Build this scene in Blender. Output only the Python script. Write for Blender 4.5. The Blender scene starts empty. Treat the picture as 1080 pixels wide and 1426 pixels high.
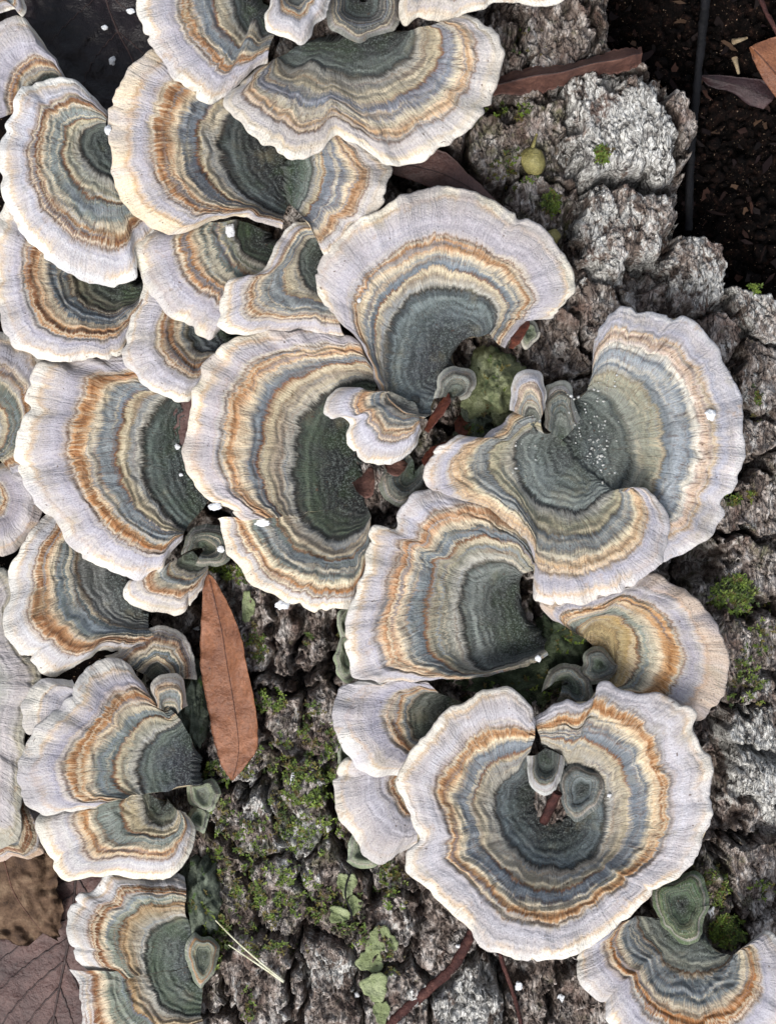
import bpy, math, random
import numpy as np

# ------------------------------------------------------------------ units
# layout is written in photograph pixels on the bark plane; 6000 px = 1 m
S = 1.0 / 6000.0
DCAM = 1800.0                     # camera height above the bark plane (0.30 m)
CX, CY = 540.0, 713.0
rnd = random.Random(7)

def wpt(px, py, z):
    f = (DCAM - z) / DCAM
    return ((px - CX) * f * S, (CY - py) * f * S, z * S)

def warr(P):
    P = np.asarray(P, float)
    f = (DCAM - P[..., 2]) / DCAM
    return np.stack([(P[..., 0] - CX) * f * S, (CY - P[..., 1]) * f * S, P[..., 2] * S], -1)

# ------------------------------------------------------------------ camera, sky, sun, exposure
scene = bpy.context.scene
COL = scene.collection
cam_d = bpy.data.cameras.new('camera')
cam = bpy.data.objects.new('camera', cam_d)
COL.objects.link(cam)
cam.location = (0, 0, DCAM * S)
cam_d.sensor_fit = 'HORIZONTAL'
cam_d.sensor_width = 36.0
cam_d.lens = 36.0 * DCAM / 1080.0
cam_d.clip_start = 0.005
cam_d.clip_end = 100.0
scene.camera = cam
scene.cycles.max_bounces = 4
scene.cycles.diffuse_bounces = 2
scene.cycles.glossy_bounces = 2

world = bpy.data.worlds.new('World')
scene.world = world
world.use_nodes = True
wn = world.node_tree
wn.nodes.clear()
w_out = wn.nodes.new('ShaderNodeOutputWorld')
w_bg = wn.nodes.new('ShaderNodeBackground')
w_sky = wn.nodes.new('ShaderNodeTexSky')
w_hs = wn.nodes.new('ShaderNodeHueSaturation')
w_sky.sky_type = 'NISHITA'
w_sky.sun_disc = False
SUN_EL, SUN_AZ = math.radians(52), math.radians(205)     # azimuth clockwise from +Y (top of the picture)
w_sky.sun_elevation = SUN_EL
w_sky.sun_rotation = SUN_AZ
w_sky.air_density = 1.0
w_sky.dust_density = 3.0
w_hs.inputs['Saturation'].default_value = 0.50            # clouded sky: greyer than clear air
w_bg.inputs['Strength'].default_value = 0.10
wn.links.new(w_sky.outputs[0], w_hs.inputs['Color'])
wn.links.new(w_hs.outputs[0], w_bg.inputs['Color'])
wn.links.new(w_bg.outputs[0], w_out.inputs['Surface'])

sun_d = bpy.data.lights.new('sun', 'SUN')
sun = bpy.data.objects.new('sun', sun_d)
COL.objects.link(sun)
sun_d.energy = 1.5
sun_d.angle = math.radians(22)
sun_d.color = (1.0, 0.98, 0.95)
sun.rotation_euler = (math.pi / 2 - SUN_EL, 0, math.pi - SUN_AZ)

vs = scene.view_settings
vs.view_transform = 'Standard'
vs.look = 'None'
vs.exposure = 1.12
vs.gamma = 1.0
vs.use_curve_mapping = False

# ------------------------------------------------------------------ small tools
def srgb(c):
    out = []
    for v in c[:3]:
        v = v / 255.0
        out.append(v / 12.92 if v <= 0.04045 else ((v + 0.055) / 1.055) ** 2.4)
    return (out[0], out[1], out[2], 1.0)

def smooth(x, a=0.0, b=1.0):
    t = np.clip((np.asarray(x, float) - a) / (b - a), 0, 1)
    return t * t * (3 - 2 * t)

def _hash(ix, iy, seed):
    h = (ix * 374761393 + iy * 668265263 + seed * 1442695041) & 0xffffffff
    h = ((h ^ (h >> 13)) * 1274126177) & 0xffffffff
    return (h ^ (h >> 16)) & 0xffffffff

def perlin(x, y, seed=0):
    x = np.asarray(x, float); y = np.asarray(y, float)
    x, y = np.broadcast_arrays(x, y)
    ix = np.floor(x).astype(np.int64); iy = np.floor(y).astype(np.int64)
    fx = x - ix; fy = y - iy
    def g(dx, dy):
        a = _hash(ix + dx, iy + dy, seed) / 4294967296.0 * 2 * np.pi
        return np.cos(a) * (fx - dx) + np.sin(a) * (fy - dy)
    u = fx * fx * fx * (fx * (fx * 6 - 15) + 10); v = fy * fy * fy * (fy * (fy * 6 - 15) + 10)
    n0 = g(0, 0) * (1 - u) + g(1, 0) * u
    n1 = g(0, 1) * (1 - u) + g(1, 1) * u
    return (n0 * (1 - v) + n1 * v) * 1.5

def fbm(x, y, seed=0, oct=4, gain=0.5):
    t = 0; a = 1.0; f = 1.0
    for i in range(oct):
        t = t + a * perlin(np.asarray(x) * f, np.asarray(y) * f, seed + 17 * i)
        a *= gain; f *= 2.03
    return t

def worley(x, y, seed=0):
    """cell noise: distance to the border, random value and offset vector of the nearest cell"""
    ix = np.floor(x).astype(np.int64); iy = np.floor(y).astype(np.int64)
    f1 = np.full(x.shape, 9.0); f2 = np.full(x.shape, 9.0); val = np.zeros(x.shape); ox = np.zeros(x.shape); oy = np.zeros(x.shape)
    for dx in (-1, 0, 1):
        for dy in (-1, 0, 1):
            cx_ = ix + dx; cy_ = iy + dy
            jx = cx_ + _hash(cx_, cy_, seed) / 4294967296.0; jy = cy_ + _hash(cx_, cy_, seed + 1) / 4294967296.0
            d = np.hypot(x - jx, y - jy)
            nr_ = d < f1
            f2 = np.where(nr_, f1, np.minimum(f2, d))
            val = np.where(nr_, _hash(cx_, cy_, seed + 2) / 4294967296.0, val)
            ox = np.where(nr_, x - jx, ox); oy = np.where(nr_, y - jy, oy)
            f1 = np.where(nr_, d, f1)
    return f2 - f1, val, ox, oy

def spline(P, n):
    """Catmull-Rom through the rows of P, n samples, even in index"""
    P = np.asarray(P, float)
    if P.ndim == 1: P = P[:, None]
    k = len(P)
    if k == 1: return np.repeat(P, n, 0)
    Q = np.vstack([2 * P[0] - P[1], P, 2 * P[-1] - P[-2]])
    u = np.linspace(0, k - 1, n)
    i = np.minimum(u.astype(int), k - 2); f = (u - i)[:, None]
    p0, p1, p2, p3 = Q[i], Q[i + 1], Q[i + 2], Q[i + 3]
    return 0.5 * (2 * p1 + (p2 - p0) * f + (2 * p0 - 5 * p1 + 4 * p2 - p3) * f ** 2 + (3 * p1 - p0 - 3 * p2 + p3) * f ** 3)

def lin(P, n):
    P = np.asarray(P, float)
    if P.ndim == 0: return np.full(n, float(P))
    return np.interp(np.linspace(0, len(P) - 1, n), np.arange(len(P)), P)

def mesh_obj(name, verts, faces, mat=None, parent=None, smooth_sh=True, uv=None, normals=None, attrs=None, colors=None):
    """verts in metres (n,3); faces (m,4) or (m,3) int array or list of lists"""
    me = bpy.data.meshes.new(name)
    verts = np.asarray(verts, np.float32)
    if isinstance(faces, np.ndarray):
        m, k = faces.shape
        me.vertices.add(len(verts)); me.vertices.foreach_set('co', verts.ravel())
        me.loops.add(m * k); me.loops.foreach_set('vertex_index', faces.astype(np.int32).ravel())
        me.polygons.add(m); me.polygons.foreach_set('loop_start', np.arange(0, m * k, k, dtype=np.int32))
        me.update(calc_edges=True); me.validate()
    else:
        me.from_pydata([tuple(v) for v in verts.tolist()], [], faces)
    if smooth_sh:
        me.polygons.foreach_set('use_smooth', np.ones(len(me.polygons), bool))
    if uv is not None:
        ul = me.uv_layers.new(name='UVMap')
        vi = np.empty(len(me.loops), np.int32); me.loops.foreach_get('vertex_index', vi)
        ul.data.foreach_set('uv', np.asarray(uv, np.float32)[vi].ravel())
    for k2, a in (attrs or {}).items():
        at = me.attributes.new(k2, 'FLOAT', 'POINT')
        at.data.foreach_set('value', np.asarray(a, np.float32))
    if colors is not None:
        at = me.attributes.new('tint', 'FLOAT_COLOR', 'POINT')
        at.data.foreach_set('color', np.asarray(colors, np.float32).ravel())
    if normals is not None and len(me.vertices) == len(normals):
        me.normals_split_custom_set_from_vertices([tuple(v) for v in np.asarray(normals).tolist()])
    me.update()
    o = bpy.data.objects.new(name, me)
    COL.objects.link(o)
    if mat: me.materials.append(mat)
    if parent: o.parent = parent
    return o

def thing(name, label, cat, group=None, loc=None):
    e = bpy.data.objects.new(name, None)
    COL.objects.link(e)
    e.empty_display_size = 0.005
    tag(e, label, cat, group)
    return e

def tag(o, label, cat, group=None):
    o['label'] = label; o['category'] = cat
    if group: o['group'] = group
    return o

def grid_faces(nr, nc, off=0):
    a = np.arange(nr * nc).reshape(nr, nc) + off
    return np.stack([a[:-1, :-1], a[:-1, 1:], a[1:, 1:], a[1:, :-1]], -1).reshape(-1, 4)

def grid_normals(P):
    du = np.gradient(P, axis=1); dv = np.gradient(P, axis=0)
    n = np.cross(du, dv)
    l = np.linalg.norm(n, axis=-1, keepdims=True); l[l == 0] = 1
    n = n / l
    if n[..., 2].mean() < 0: n = -n
    return n

# ------------------------------------------------------------------ node helpers
class NT:
    def __init__(s, name):
        s.m = bpy.data.materials.new(name); s.m.use_nodes = True
        s.t = s.m.node_tree; s.t.nodes.clear()
        s.out = s.t.nodes.new('ShaderNodeOutputMaterial')
        s.b = s.t.nodes.new('ShaderNodeBsdfPrincipled')
        s.t.links.new(s.b.outputs[0], s.out.inputs['Surface'])
    def n(s, typ, **kw):
        nd = s.t.nodes.new(typ)
        for k, v in kw.items(): setattr(nd, k, v)
        return nd
    def l(s, a, b): s.t.links.new(a, b)
    def val(s, sock, v):
        if hasattr(v, 'is_output') or isinstance(v, bpy.types.NodeSocket): s.l(v, sock)
        else: sock.default_value = v
    def math(s, op, a, b=0.0, c=None, clamp=False):
        nd = s.n('ShaderNodeMath', operation=op); nd.use_clamp = clamp
        s.val(nd.inputs[0], a); s.val(nd.inputs[1], b)
        if c is not None: s.val(nd.inputs[2], c)
        return nd.outputs[0]
    def mix(s, f, a, b, mode='MIX'):
        nd = s.n('ShaderNodeMix', data_type='RGBA', blend_type=mode)
        s.val(nd.inputs[0], f); s.val(nd.inputs[6], a); s.val(nd.inputs[7], b)
        return nd.outputs[2]
    def ramp(s, f, stops, interp='LINEAR'):
        nd = s.n('ShaderNodeValToRGB'); cr = nd.color_ramp; cr.interpolation = interp
        stops = sorted(stops, key=lambda q: q[0])
        while len(cr.elements) < len(stops): cr.elements.new(0.5)
        for e, (p, c) in zip(cr.elements, stops):
            e.position = min(max(p, 0), 1)
        for e, (p, c) in zip(cr.elements, stops):
            e.color = c if len(c) == 4 else srgb(c)
        s.val(nd.inputs[0], f)
        return nd.outputs[0]
    def noise(s, vec, scale, detail=3.0, rough=0.55, dist=0.0, dim='3D'):
        nd = s.n('ShaderNodeTexNoise', noise_dimensions=dim)
        s.val(nd.inputs['Scale'], scale); s.val(nd.inputs['Detail'], detail)
        s.val(nd.inputs['Roughness'], rough); s.val(nd.inputs['Distortion'], dist)
        if vec is not None: s.l(vec, nd.inputs['Vector'])
        return nd.outputs['Fac']
    def vec(s, x, y, z=0.0):
        nd = s.n('ShaderNodeCombineXYZ')
        s.val(nd.inputs[0], x); s.val(nd.inputs[1], y); s.val(nd.inputs[2], z)
        return nd.outputs[0]
    def rng(s, v, a, b, c=0.0, d=1.0, typ='SMOOTHSTEP'):
        nd = s.n('ShaderNodeMapRange', interpolation_type=typ)
        s.val(nd.inputs[0], v); nd.inputs[1].default_value = a; nd.inputs[2].default_value = b
        nd.inputs[3].default_value = c; nd.inputs[4].default_value = d
        return nd.outputs[0]
    def bump(s, h, dist, strength=1.0, prev=None):
        nd = s.n('ShaderNodeBump'); nd.inputs['Strength'].default_value = strength
        nd.inputs['Distance'].default_value = dist
        s.l(h, nd.inputs['Height'])
        if prev is not None: s.l(prev, nd.inputs['Normal'])
        s.l(nd.outputs[0], s.b.inputs['Normal'])
        return nd.outputs[0]

TK = 0.35                         # value of the radial coordinate at the edge of the dark core

def cap_ramps(d):
    """colour of the growth zones against the radial coordinate: base ramp and fibre ramp"""
    g = d.get
    lav, br, gr, rim = g('lav', .60), g('br', .40), g('gr', .22), g('rim', .92)
    core0, core1, core2 = g('core', ((40, 46, 47), (66, 76, 76), (92, 104, 102)))
    neu = lambda c_, f_: tuple((sum(c_) / 3 + (v - sum(c_) / 3) * .72) * f_ for v in c_)
    if sum(core2) < 360: core0, core1, core2 = neu(core0, 1.28), neu(core1, 1.36), neu(core2, 1.34)
    line = g('line', (142, 84, 40)); inner = g('inner', (186, 174, 146)); inner2 = g('inner2', (212, 196, 158))
    grey = g('grey', (116, 128, 136)); grey2 = g('grey2', (150, 158, 160))
    brn = g('brown', (150, 98, 50)); brn2 = g('brown2', (196, 148, 88))
    lv = g('lavc', (186, 181, 190)); lv2 = g('lav2', (205, 201, 208))
    edge = g('edge', (236, 229, 214)); rl = g('riml', (206, 168, 128))
    q = lambda s_: TK + (1 - TK) * s_
    dk_ = lambda c_: (c_[0] * .905, c_[1] * .905, c_[2] * .925)
    br_ = lambda c_: (c_[0] * .95, c_[1] * .88, c_[2] * .85) if sum(c_) < 400 else (c_[0], c_[1] * .96, c_[2] * 1.04)
    mixc = lambda a_, b_, f_: tuple(x_ * (1 - f_) + y_ * f_ for x_, y_ in zip(a_, b_))
    brn, brn2 = br_(brn), br_(brn2)
    lt = lambda c_, f_: tuple(min(255, v * f_) for v in c_)
    A = [(0, lt(core0, .8)), (.10, core0), (.2, core1), (.29, lt(core2, 1.08)), (.325, core1), (TK - .006, g('kline', (62, 58, 50))),
         (q(.035), g('pale', (200, 197, 184))), (q(gr * .5), inner), (q(gr * .85), inner2), (q(gr - .008), line),
         (q(gr + .02), g('gdark', grey)), (q(gr * .5 + br * .5), grey2), (q(br - .05), grey),
         (q(br + .03), g('fib', (228, 208, 174))), (q(br * .65 + lav * .35), brn2), (q(br * .4 + lav * .6), brn), (q(br * .15 + lav * .85), brn2), (q(lav - .012), (214, 198, 176)),
         (q(lav + .008), g('lline', (150, 120, 98))), (q(lav + .035), dk_((208, 198, 190))), (q(lav + .08), dk_(lv)), (q(lav * .55 + rim * .45), dk_(lv2)), (q(lav * .3 + rim * .7), dk_((206, 198, 196))),
         (q(rim - .06), dk_((218, 210, 204))), (q(rim - .005), mixc(rl, edge, .35)), (q(rim + .03), edge), (1.0, edge)]
    B = [(0, tuple(int(v * .7) for v in core0)), (.2, tuple(int(v * .75) for v in core1)), (TK - .01, tuple(int(v * .8) for v in core2)),
         (q(.04), (226, 218, 200)), (q(gr * .5), g('fib0', (128, 108, 80))), (q(gr - .02), (238, 216, 172)), (q(gr + .02), (92, 104, 114)),
         (q((gr + br) / 2), (188, 194, 196)), (q(br - .02), (214, 204, 178)), (q(br + .03), g('fib', (236, 213, 174))), (q((br + lav) / 2), g('fib', (236, 213, 174))),
         (q(lav - .02), (228, 208, 172)), (q(lav + .05), (206, 199, 196)), (q((lav + rim) / 2), (206, 203, 211)), (q(rim), (232, 214, 186)), (1.0, (244, 240, 230))]
    return A, B

def cap_material(name, d):
    k = NT(name)
    uvn = k.n('ShaderNodeUVMap'); sep = k.n('ShaderNodeSeparateXYZ'); k.l(uvn.outputs[0], sep.inputs[0])
    u, t = sep.outputs[0], sep.outputs[1]
    oc = k.n('ShaderNodeTexCoord').outputs['Object']
    seed = rnd.uniform(0, 50)
    fib = k.noise(k.vec(k.math('MULTIPLY', u, 38.0), k.math('MULTIPLY', t, 5.0), seed), 1.0, 1.0, .65)        # radial fibres
    fib2 = k.noise(k.vec(k.math('MULTIPLY', u, 12.0), k.math('MULTIPLY', t, 4.0), seed + 3), 1.0, 2.0, .55)
    low = k.noise(k.vec(k.math('MULTIPLY', u, 2.6), k.math('MULTIPLY', t, 3.0), seed + 9), 1.0, 3.0, .55)
    tj = k.math('ADD', t, k.math('MULTIPLY', k.math('SUBTRACT', fib, .5), .055))
    tj = k.math('ADD', tj, k.math('MULTIPLY', k.math('SUBTRACT', fib2, .5), .035))
    tj = k.math('ADD', tj, k.math('MULTIPLY', k.math('SUBTRACT', low, .5), .085))
    A, B = cap_ramps(d)
    def ds(c):
        m_ = sum(c) / 3.0
        return tuple(m_ + (v_ - m_) * d.get('sat', .80) for v_ in c)
    A = [(p_, ds(c_)) for p_, c_ in A]; B = [(p_, ds(c_)) for p_, c_ in B]
    ca, cb = k.ramp(tj, A), k.ramp(tj, B)
    f = k.rng(fib, .46, .66)
    zone = k.ramp(t, [(0, (90, 90, 90)), (TK, (150, 150, 150)), (TK + (1 - TK) * (d.get('br', .4) - .02), (175, 175, 175)),
                      (TK + (1 - TK) * (d.get('br', .4) + .03), (176, 176, 176)), (TK + (1 - TK) * (d.get('lav', .6)), (176, 176, 176)), (TK + (1 - TK) * (d.get('lav', .6) + .04), (140, 140, 140)), (1, (140, 140, 140))])
    sect = k.rng(k.noise(k.vec(k.math('MULTIPLY', u, 1.7), k.math('MULTIPLY', t, 5.0), seed + 40), 1.0, 2.0), .36, .64, .35, 1.15)
    col = k.mix(k.math('MULTIPLY', k.math('MULTIPLY', f, zone), sect, clamp=True), ca, cb)
    # dark broken fibres, strongest on the tan zones
    dk = k.math('MULTIPLY', k.rng(k.noise(k.vec(k.math('MULTIPLY', u, 22.0), k.math('MULTIPLY', t, 11.0), seed + 21), 1.0, 3.0, .7), .54, .66), .8)
    mid = k.ramp(t, [(0, (120, 120, 120)), (TK, (170, 170, 170)), (TK + (1 - TK) * d.get('lav', .6), (230, 230, 230)), (TK + (1 - TK) * (d.get('lav', .6) + .05), (40, 40, 40)), (1, (20, 20, 20))])
    col = k.mix(k.math('MULTIPLY', dk, mid), col, srgb(d.get('dark', (92, 58, 36))))
    rm_ = TK + (1 - TK) * d.get('rim', .92)
    ev = k.rng(k.noise(k.vec(k.math('MULTIPLY', u, 1.5), k.math('MULTIPLY', t, 1.0), seed + 80), 1.0, 3.0, .6), .44, .60)
    ev = k.math('MULTIPLY', k.math('MULTIPLY', ev, k.rng(t, rm_ - .10, rm_ + .01)), .72)
    col = k.mix(ev, col, srgb(tuple(v * .9 for v in d.get('lav2', (205, 201, 208)))))
    bru = k.math('MULTIPLY', k.rng(k.noise(oc, 210.0, 4.0, .65), .60, .70), k.rng(t, rm_ - .25, rm_, 0.0, .45))
    col = k.mix(bru, col, srgb((176, 146, 112)))
    # further thin zones, different on every cap: cream, rust and slate rings
    wz = k.ramp(t, [(0, (30, 30, 30)), (TK - .02, (60, 60, 60)), (TK + .03, (235, 235, 235)), (TK + (1 - TK) * (d.get('lav', .6) - .02), (235, 235, 235)), (TK + (1 - TK) * (d.get('lav', .6) + .1), (95, 95, 95)), (1, (80, 80, 80))])
    def rings(fq, lo, hi, colr, amt, sd, base):
        rn = k.noise(k.vec(k.math('MULTIPLY', u, .55), k.math('MULTIPLY', tj, fq), seed + sd), 1.0, .6, .5)
        return k.mix(k.math('MULTIPLY', k.math('MULTIPLY', k.rng(rn, lo, hi), amt), wz), base, srgb(colr))
    col = rings(30.0, .54, .70, (226, 213, 186), .75 * d.get('ra', 1.0), 61, col)
    col = rings(26.0, .55, .70, (138, 148, 158), .70 * d.get('ra', 1.0), 67, col)
    col = rings(40.0, .60, .70, (138, 98, 64), .42 * d.get('ra', 1.0), 73, col)
    # fine concentric growth lines
    fine = k.noise(k.vec(k.math('MULTIPLY', u, .8), k.math('MULTIPLY', tj, d.get('rings', 70.0)), seed + 5), 1.0, 1.0, .6)
    wt = k.ramp(t, [(0, (255, 255, 255)), (TK - .01, (225, 225, 225)), (TK + .03, (120, 120, 120)), (TK + (1 - TK) * d.get('lav', .6), (90, 90, 90)), (TK + (1 - TK) * (d.get('lav', .6) + .06), (48, 48, 48)), (1, (40, 40, 40))])
    col = k.mix(wt, col, k.ramp(fine, [(.34, (132, 132, 132)), (.46, (196, 196, 195)), (.55, (248, 248, 248)), (.66, (255, 255, 255))]), 'MULTIPLY')
    rad_ = k.noise(k.vec(k.math('MULTIPLY', u, 52.0), k.math('MULTIPLY', t, 8.0), seed + 33), 1.0, 2.0, .75)
    rw = k.ramp(t, [(0, (170, 170, 170)), (TK + (1 - TK) * d.get('lav', .6), (185, 185, 185)), (TK + (1 - TK) * (d.get('lav', .6) + .05), (140, 140, 140)), (1, (110, 110, 110))])
    col = k.mix(rw, col, k.ramp(rad_, [(.3, (150, 148, 148)), (.46, (214, 213, 212)), (.6, (255, 255, 255))]), 'MULTIPLY')
    # green film of algae over the old centre
    ga = d.get('algae', .5)
    gm = k.math('MULTIPLY', k.rng(t, TK + .12, .05), k.rng(k.noise(oc, 160.0, 3.0), .42, .62))
    col = k.mix(k.math('MULTIPLY', gm, ga), col, srgb((58, 80, 40)))
    # grain
    gr = k.noise(oc, 2600.0, 2.0, .7)
    col = k.mix(.55, col, k.ramp(gr, [(.28, (168, 168, 168)), (.5, (226, 226, 226)), (.7, (255, 255, 255))]), 'MULTIPLY')
    fr_ = k.math('MULTIPLY', k.rng(k.noise(oc, 2600.0, 2.0, .7), .48, .68), k.rng(t, TK + .02, .06, .04, .42))
    col = k.mix(fr_, col, srgb((150, 160, 156)))
    pv = k.noise(oc, 75.0, 2.0)
    col = k.mix(.5, col, k.ramp(pv, [(.3, (214, 208, 200)), (.6, (255, 255, 255))]), 'MULTIPLY')
    st_ = k.math('MULTIPLY', k.rng(k.noise(oc, 120.0, 4.0, .6), .56, .72), .32)
    col = k.mix(st_, col, srgb((138, 130, 104)))
    sp = k.rng(k.noise(oc, 900.0, 1.0), .74, .78)
    col = k.mix(k.math('MULTIPLY', sp, .7), col, srgb((78, 58, 44)))
    gm_ = k.n('ShaderNodeGamma'); k.l(col, gm_.inputs[0]); gm_.inputs[1].default_value = 1.06
    k.l(gm_.outputs[0], k.b.inputs['Base Color'])
    k.b.inputs['Roughness'].default_value = .92
    k.b.inputs['Specular IOR Level'].default_value = .18
    k.b.inputs['Sheen Weight'].default_value = .12
    k.b.inputs['Sheen Roughness'].default_value = .6
    h = k.math('ADD', k.math('MULTIPLY', fib, .55), k.math('MULTIPLY', fine, .5))
    h = k.math('ADD', h, k.math('MULTIPLY', gr, .3))
    h = k.math('ADD', h, k.math('MULTIPLY', k.noise(oc, 1100.0, 1.0), .4))
    h = k.math('ADD', h, k.math('MULTIPLY', rad_, .5))
    k.bump(h, .00046, .85)
    return k.m

def noise_material(name, stops, scale, bump_scale, bump_d, rough=.9, detail=5.0, spec=.2, dist=0.0, stretch=(1, 1, 1), second=None):
    k = NT(name)
    oc = k.n('ShaderNodeTexCoord').outputs['Object']
    mp = k.n('ShaderNodeMapping'); k.l(oc, mp.inputs[0]); mp.inputs['Scale'].default_value = stretch
    v = mp.outputs[0]
    col = k.ramp(k.noise(v, scale, detail, .6, dist), stops)
    gr = k.noise(v, bump_scale * 2.3, 2.0, .7)
    col = k.mix(.7, col, k.ramp(gr, [(.3, (170, 170, 170)), (.65, (255, 255, 255))]), 'MULTIPLY')
    if second: col = k.mix(k.rng(k.noise(v, second[0], 4.0, .6), second[1], second[2]), col, srgb(second[3]))
    k.l(col, k.b.inputs['Base Color'])
    k.b.inputs['Roughness'].default_value = rough
    k.b.inputs['Specular IOR Level'].default_value = spec
    k.bump(k.math('ADD', k.noise(v, bump_scale, 4.0, .6), k.math('MULTIPLY', gr, .4)), bump_d, .8)
    return k.m

# ------------------------------------------------------------------ the ground (soil) : one sheet
def axis(lo, hi, step, ext, n=14):
    a = np.arange(lo, hi + step, step)
    e = np.geomspace(step * 2, ext, n)
    return np.concatenate([(a[0] - e)[::-1], a, a[-1] + e])

k = NT('soil')
oc = k.n('ShaderNodeTexCoord').outputs['Object']
n1 = k.noise(oc, 420.0, 6.0, .65)
c = k.ramp(n1, [(.3, (6, 4, 4)), (.47, (14, 10, 9)), (.6, (30, 20, 17)), (.74, (70, 50, 41))])
n2 = k.noise(oc, 1500.0, 3.0, .7)
c = k.mix(.8, c, k.ramp(n2, [(.32, (120, 112, 112)), (.62, (255, 255, 255))]), 'MULTIPLY')
c = k.mix(k.rng(k.noise(oc, 1900.0, 1.0), .71, .76), c, srgb((150, 128, 108)))
k.l(c, k.b.inputs['Base Color']); k.b.inputs['Roughness'].default_value = .9; k.b.inputs['Specular IOR Level'].default_value = .08
k.bump(k.math('ADD', n1, k.math('MULTIPLY', n2, .5)), .002, .9)
M_SOIL = k.m

SOIL_Z = -150.0
sx = axis(800, 1200, 3.2, 58000); sy = axis(-90, 480, 3.2, 58000)
SX, SY = np.meshgrid(sx, sy)
soil_h = SOIL_Z + 26 * fbm(SX / 70, SY / 70, 3, 5, .6) + 14 * fbm(SX / 18, SY / 18, 6, 3, .6) + 7 * np.abs(fbm(SX / 13, SY / 13, 9, 3, .6))
far = (np.abs(SX - 1000) > 400) | (np.abs(SY - 200) > 500)
soil_h = np.where(far, SOIL_Z, soil_h)
def soil_z(x, y):
    return SOIL_Z + 26 * fbm(np.asarray([x]) / 70, np.asarray([y]) / 70, 3, 5, .6)[0]
V = np.stack([(SX - CX) * S, (CY - SY) * S, soil_h * S], -1).reshape(-1, 3)
g = mesh_obj('ground', V, grid_faces(len(sy), len(sx))[:, ::-1], M_SOIL)
g['kind'] = 'structure'

# ------------------------------------------------------------------ the log with its bark
def log_base(x):
    return -100.0 * (np.abs((np.asarray(x, float) - 680) / 460)) ** 4

# bark plates that can be told apart in the photograph: centre x, y, stretch, height, lichen, algae
PLATES = [
    (860, 182, .74, 14, 1.0, 0), (858, 326, .78, 8, .85, 0), (967, 388, .9, 2, .8, 0), (1062, 412, 1.0, 0, .8, 0),
    (716, 205, .8, -14, .1, .6), (735, 300, .8, -20, .2, .5), (768, 40, 1.0, -12, .35, .3), (700, 95, 1.0, -24, .0, .3),
    (775, 470, 1.0, -14, .45, .1), (735, 395, 1.0, -22, .3, .1), (835, 432, 1.0, -6, .6, 0), (900, 425, 1.0, -16, .4, .2),
    (1000, 470, 1.0, -4, .6, 0), (1062, 520, 1.0, -4, .5, .1), (1048, 610, 1.0, -6, .4, .3), (1062, 690, 1.0, -10, .4, .4),
    (1040, 800, 1.0, -10, .35, .5), (1050, 905, 1.0, -6, .35, .5), (1052, 1085, 1.0, 6, 1.0, .1), (1062, 1010, 1.0, -4, .8, .1),
    (1045, 1235, 1.0, -8, .3, .4), (990, 1265, 1.0, -20, .2, .7), (1010, 1120, .8, -40, .1, .2),
    (350, 860, 1.0, 0, .5, .2), (425, 880, .8, -10, .25, .1), (455, 980, .8, -8, .3, .2), (395, 985, 1.0, 4, .45, .4),
    (330, 1040, 1.0, -6, .3, .4), (345, 1150, 1.0, 0, .45, .5), (420, 1130, 1.0, 2, .55, .6), (470, 1230, 1.0, -4, .35, .5),
    (385, 1245, 1.0, 2, .5, .5), (350, 1365, 1.0, 6, .5, .3), (455, 1372, 1.0, 4, .55, .2), (545, 1285, 1.0, 0, .45, .2),
    (615, 1300, 1.0, -4, .3, .1), (560, 1390, 1.0, -2, .5, .2), (650, 1385, 1.0, 4, .8, .1), (740, 1380, 1.0, -18, .3, .2),
    (800, 1400, 1.0, -16, .3, .2), (530, 1180, .8, -14, .3, .4), (300, 1250, .8, -14, .2, .5),
]
NP = len(PLATES)
hid = []
rr = random.Random(3)
for yy in range(-80, 1560, 120):
    for xx in range(-60, 1260, 95):
        x, y = xx + rr.uniform(-28, 28), yy + rr.uniform(-40, 40)
        if all((x - p[0]) ** 2 + (y - p[1]) ** 2 * .6 > 75 ** 2 for p in PLATES): hid.append((x, y, 1.0, rr.uniform(-16, 4), rr.uniform(.1, .5), rr.uniform(0, .6)))
SEEDS = PLATES + hid
lx = axis(-70, 1150, 2.15, 700, 10); ly = axis(-70, 1500, 2.15, 2200, 12)
LX, LY = np.meshgrid(lx, ly)
wx = LX + 16 * fbm(LX / 60, LY / 60, 21, 4, .6); wy = LY + 20 * fbm(LX / 60, LY / 60, 22, 4, .6)
d1 = np.full(LX.shape, 1e9); d2 = np.full(LX.shape, 1e9); pid = np.zeros(LX.shape, np.int32)
for i, p in enumerate(SEEDS):
    d = np.hypot((wx - p[0]) * 1.15, (wy - p[1]) * .92) * p[2]
    nearer = d < d1
    d2 = np.where(nearer, d1, np.minimum(d2, d))
    pid = np.where(nearer, i, pid); d1 = np.where(nearer, d, d1)
bord = d2 - d1
ph = np.array([p[3] for p in SEEDS])[pid]; plich = np.array([p[4] for p in SEEDS])[pid]; palg = np.array([p[5] for p in SEEDS])[pid]
cw = 6.0 + 6.0 * (perlin(LX / 45, LY / 45, 31) + .3)
crack = np.clip(cw, 1.0, 14)
H = log_base(LX) + ph * smooth(bord, 0, 40)
H += 17 * smooth(bord, 2, 15) - 52 * (1 - smooth(bord, crack * .4, crack * 2.1)) * np.clip(.55 + .9 * perlin(LX / 90, LY / 90, 37), .15, 1)
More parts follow.
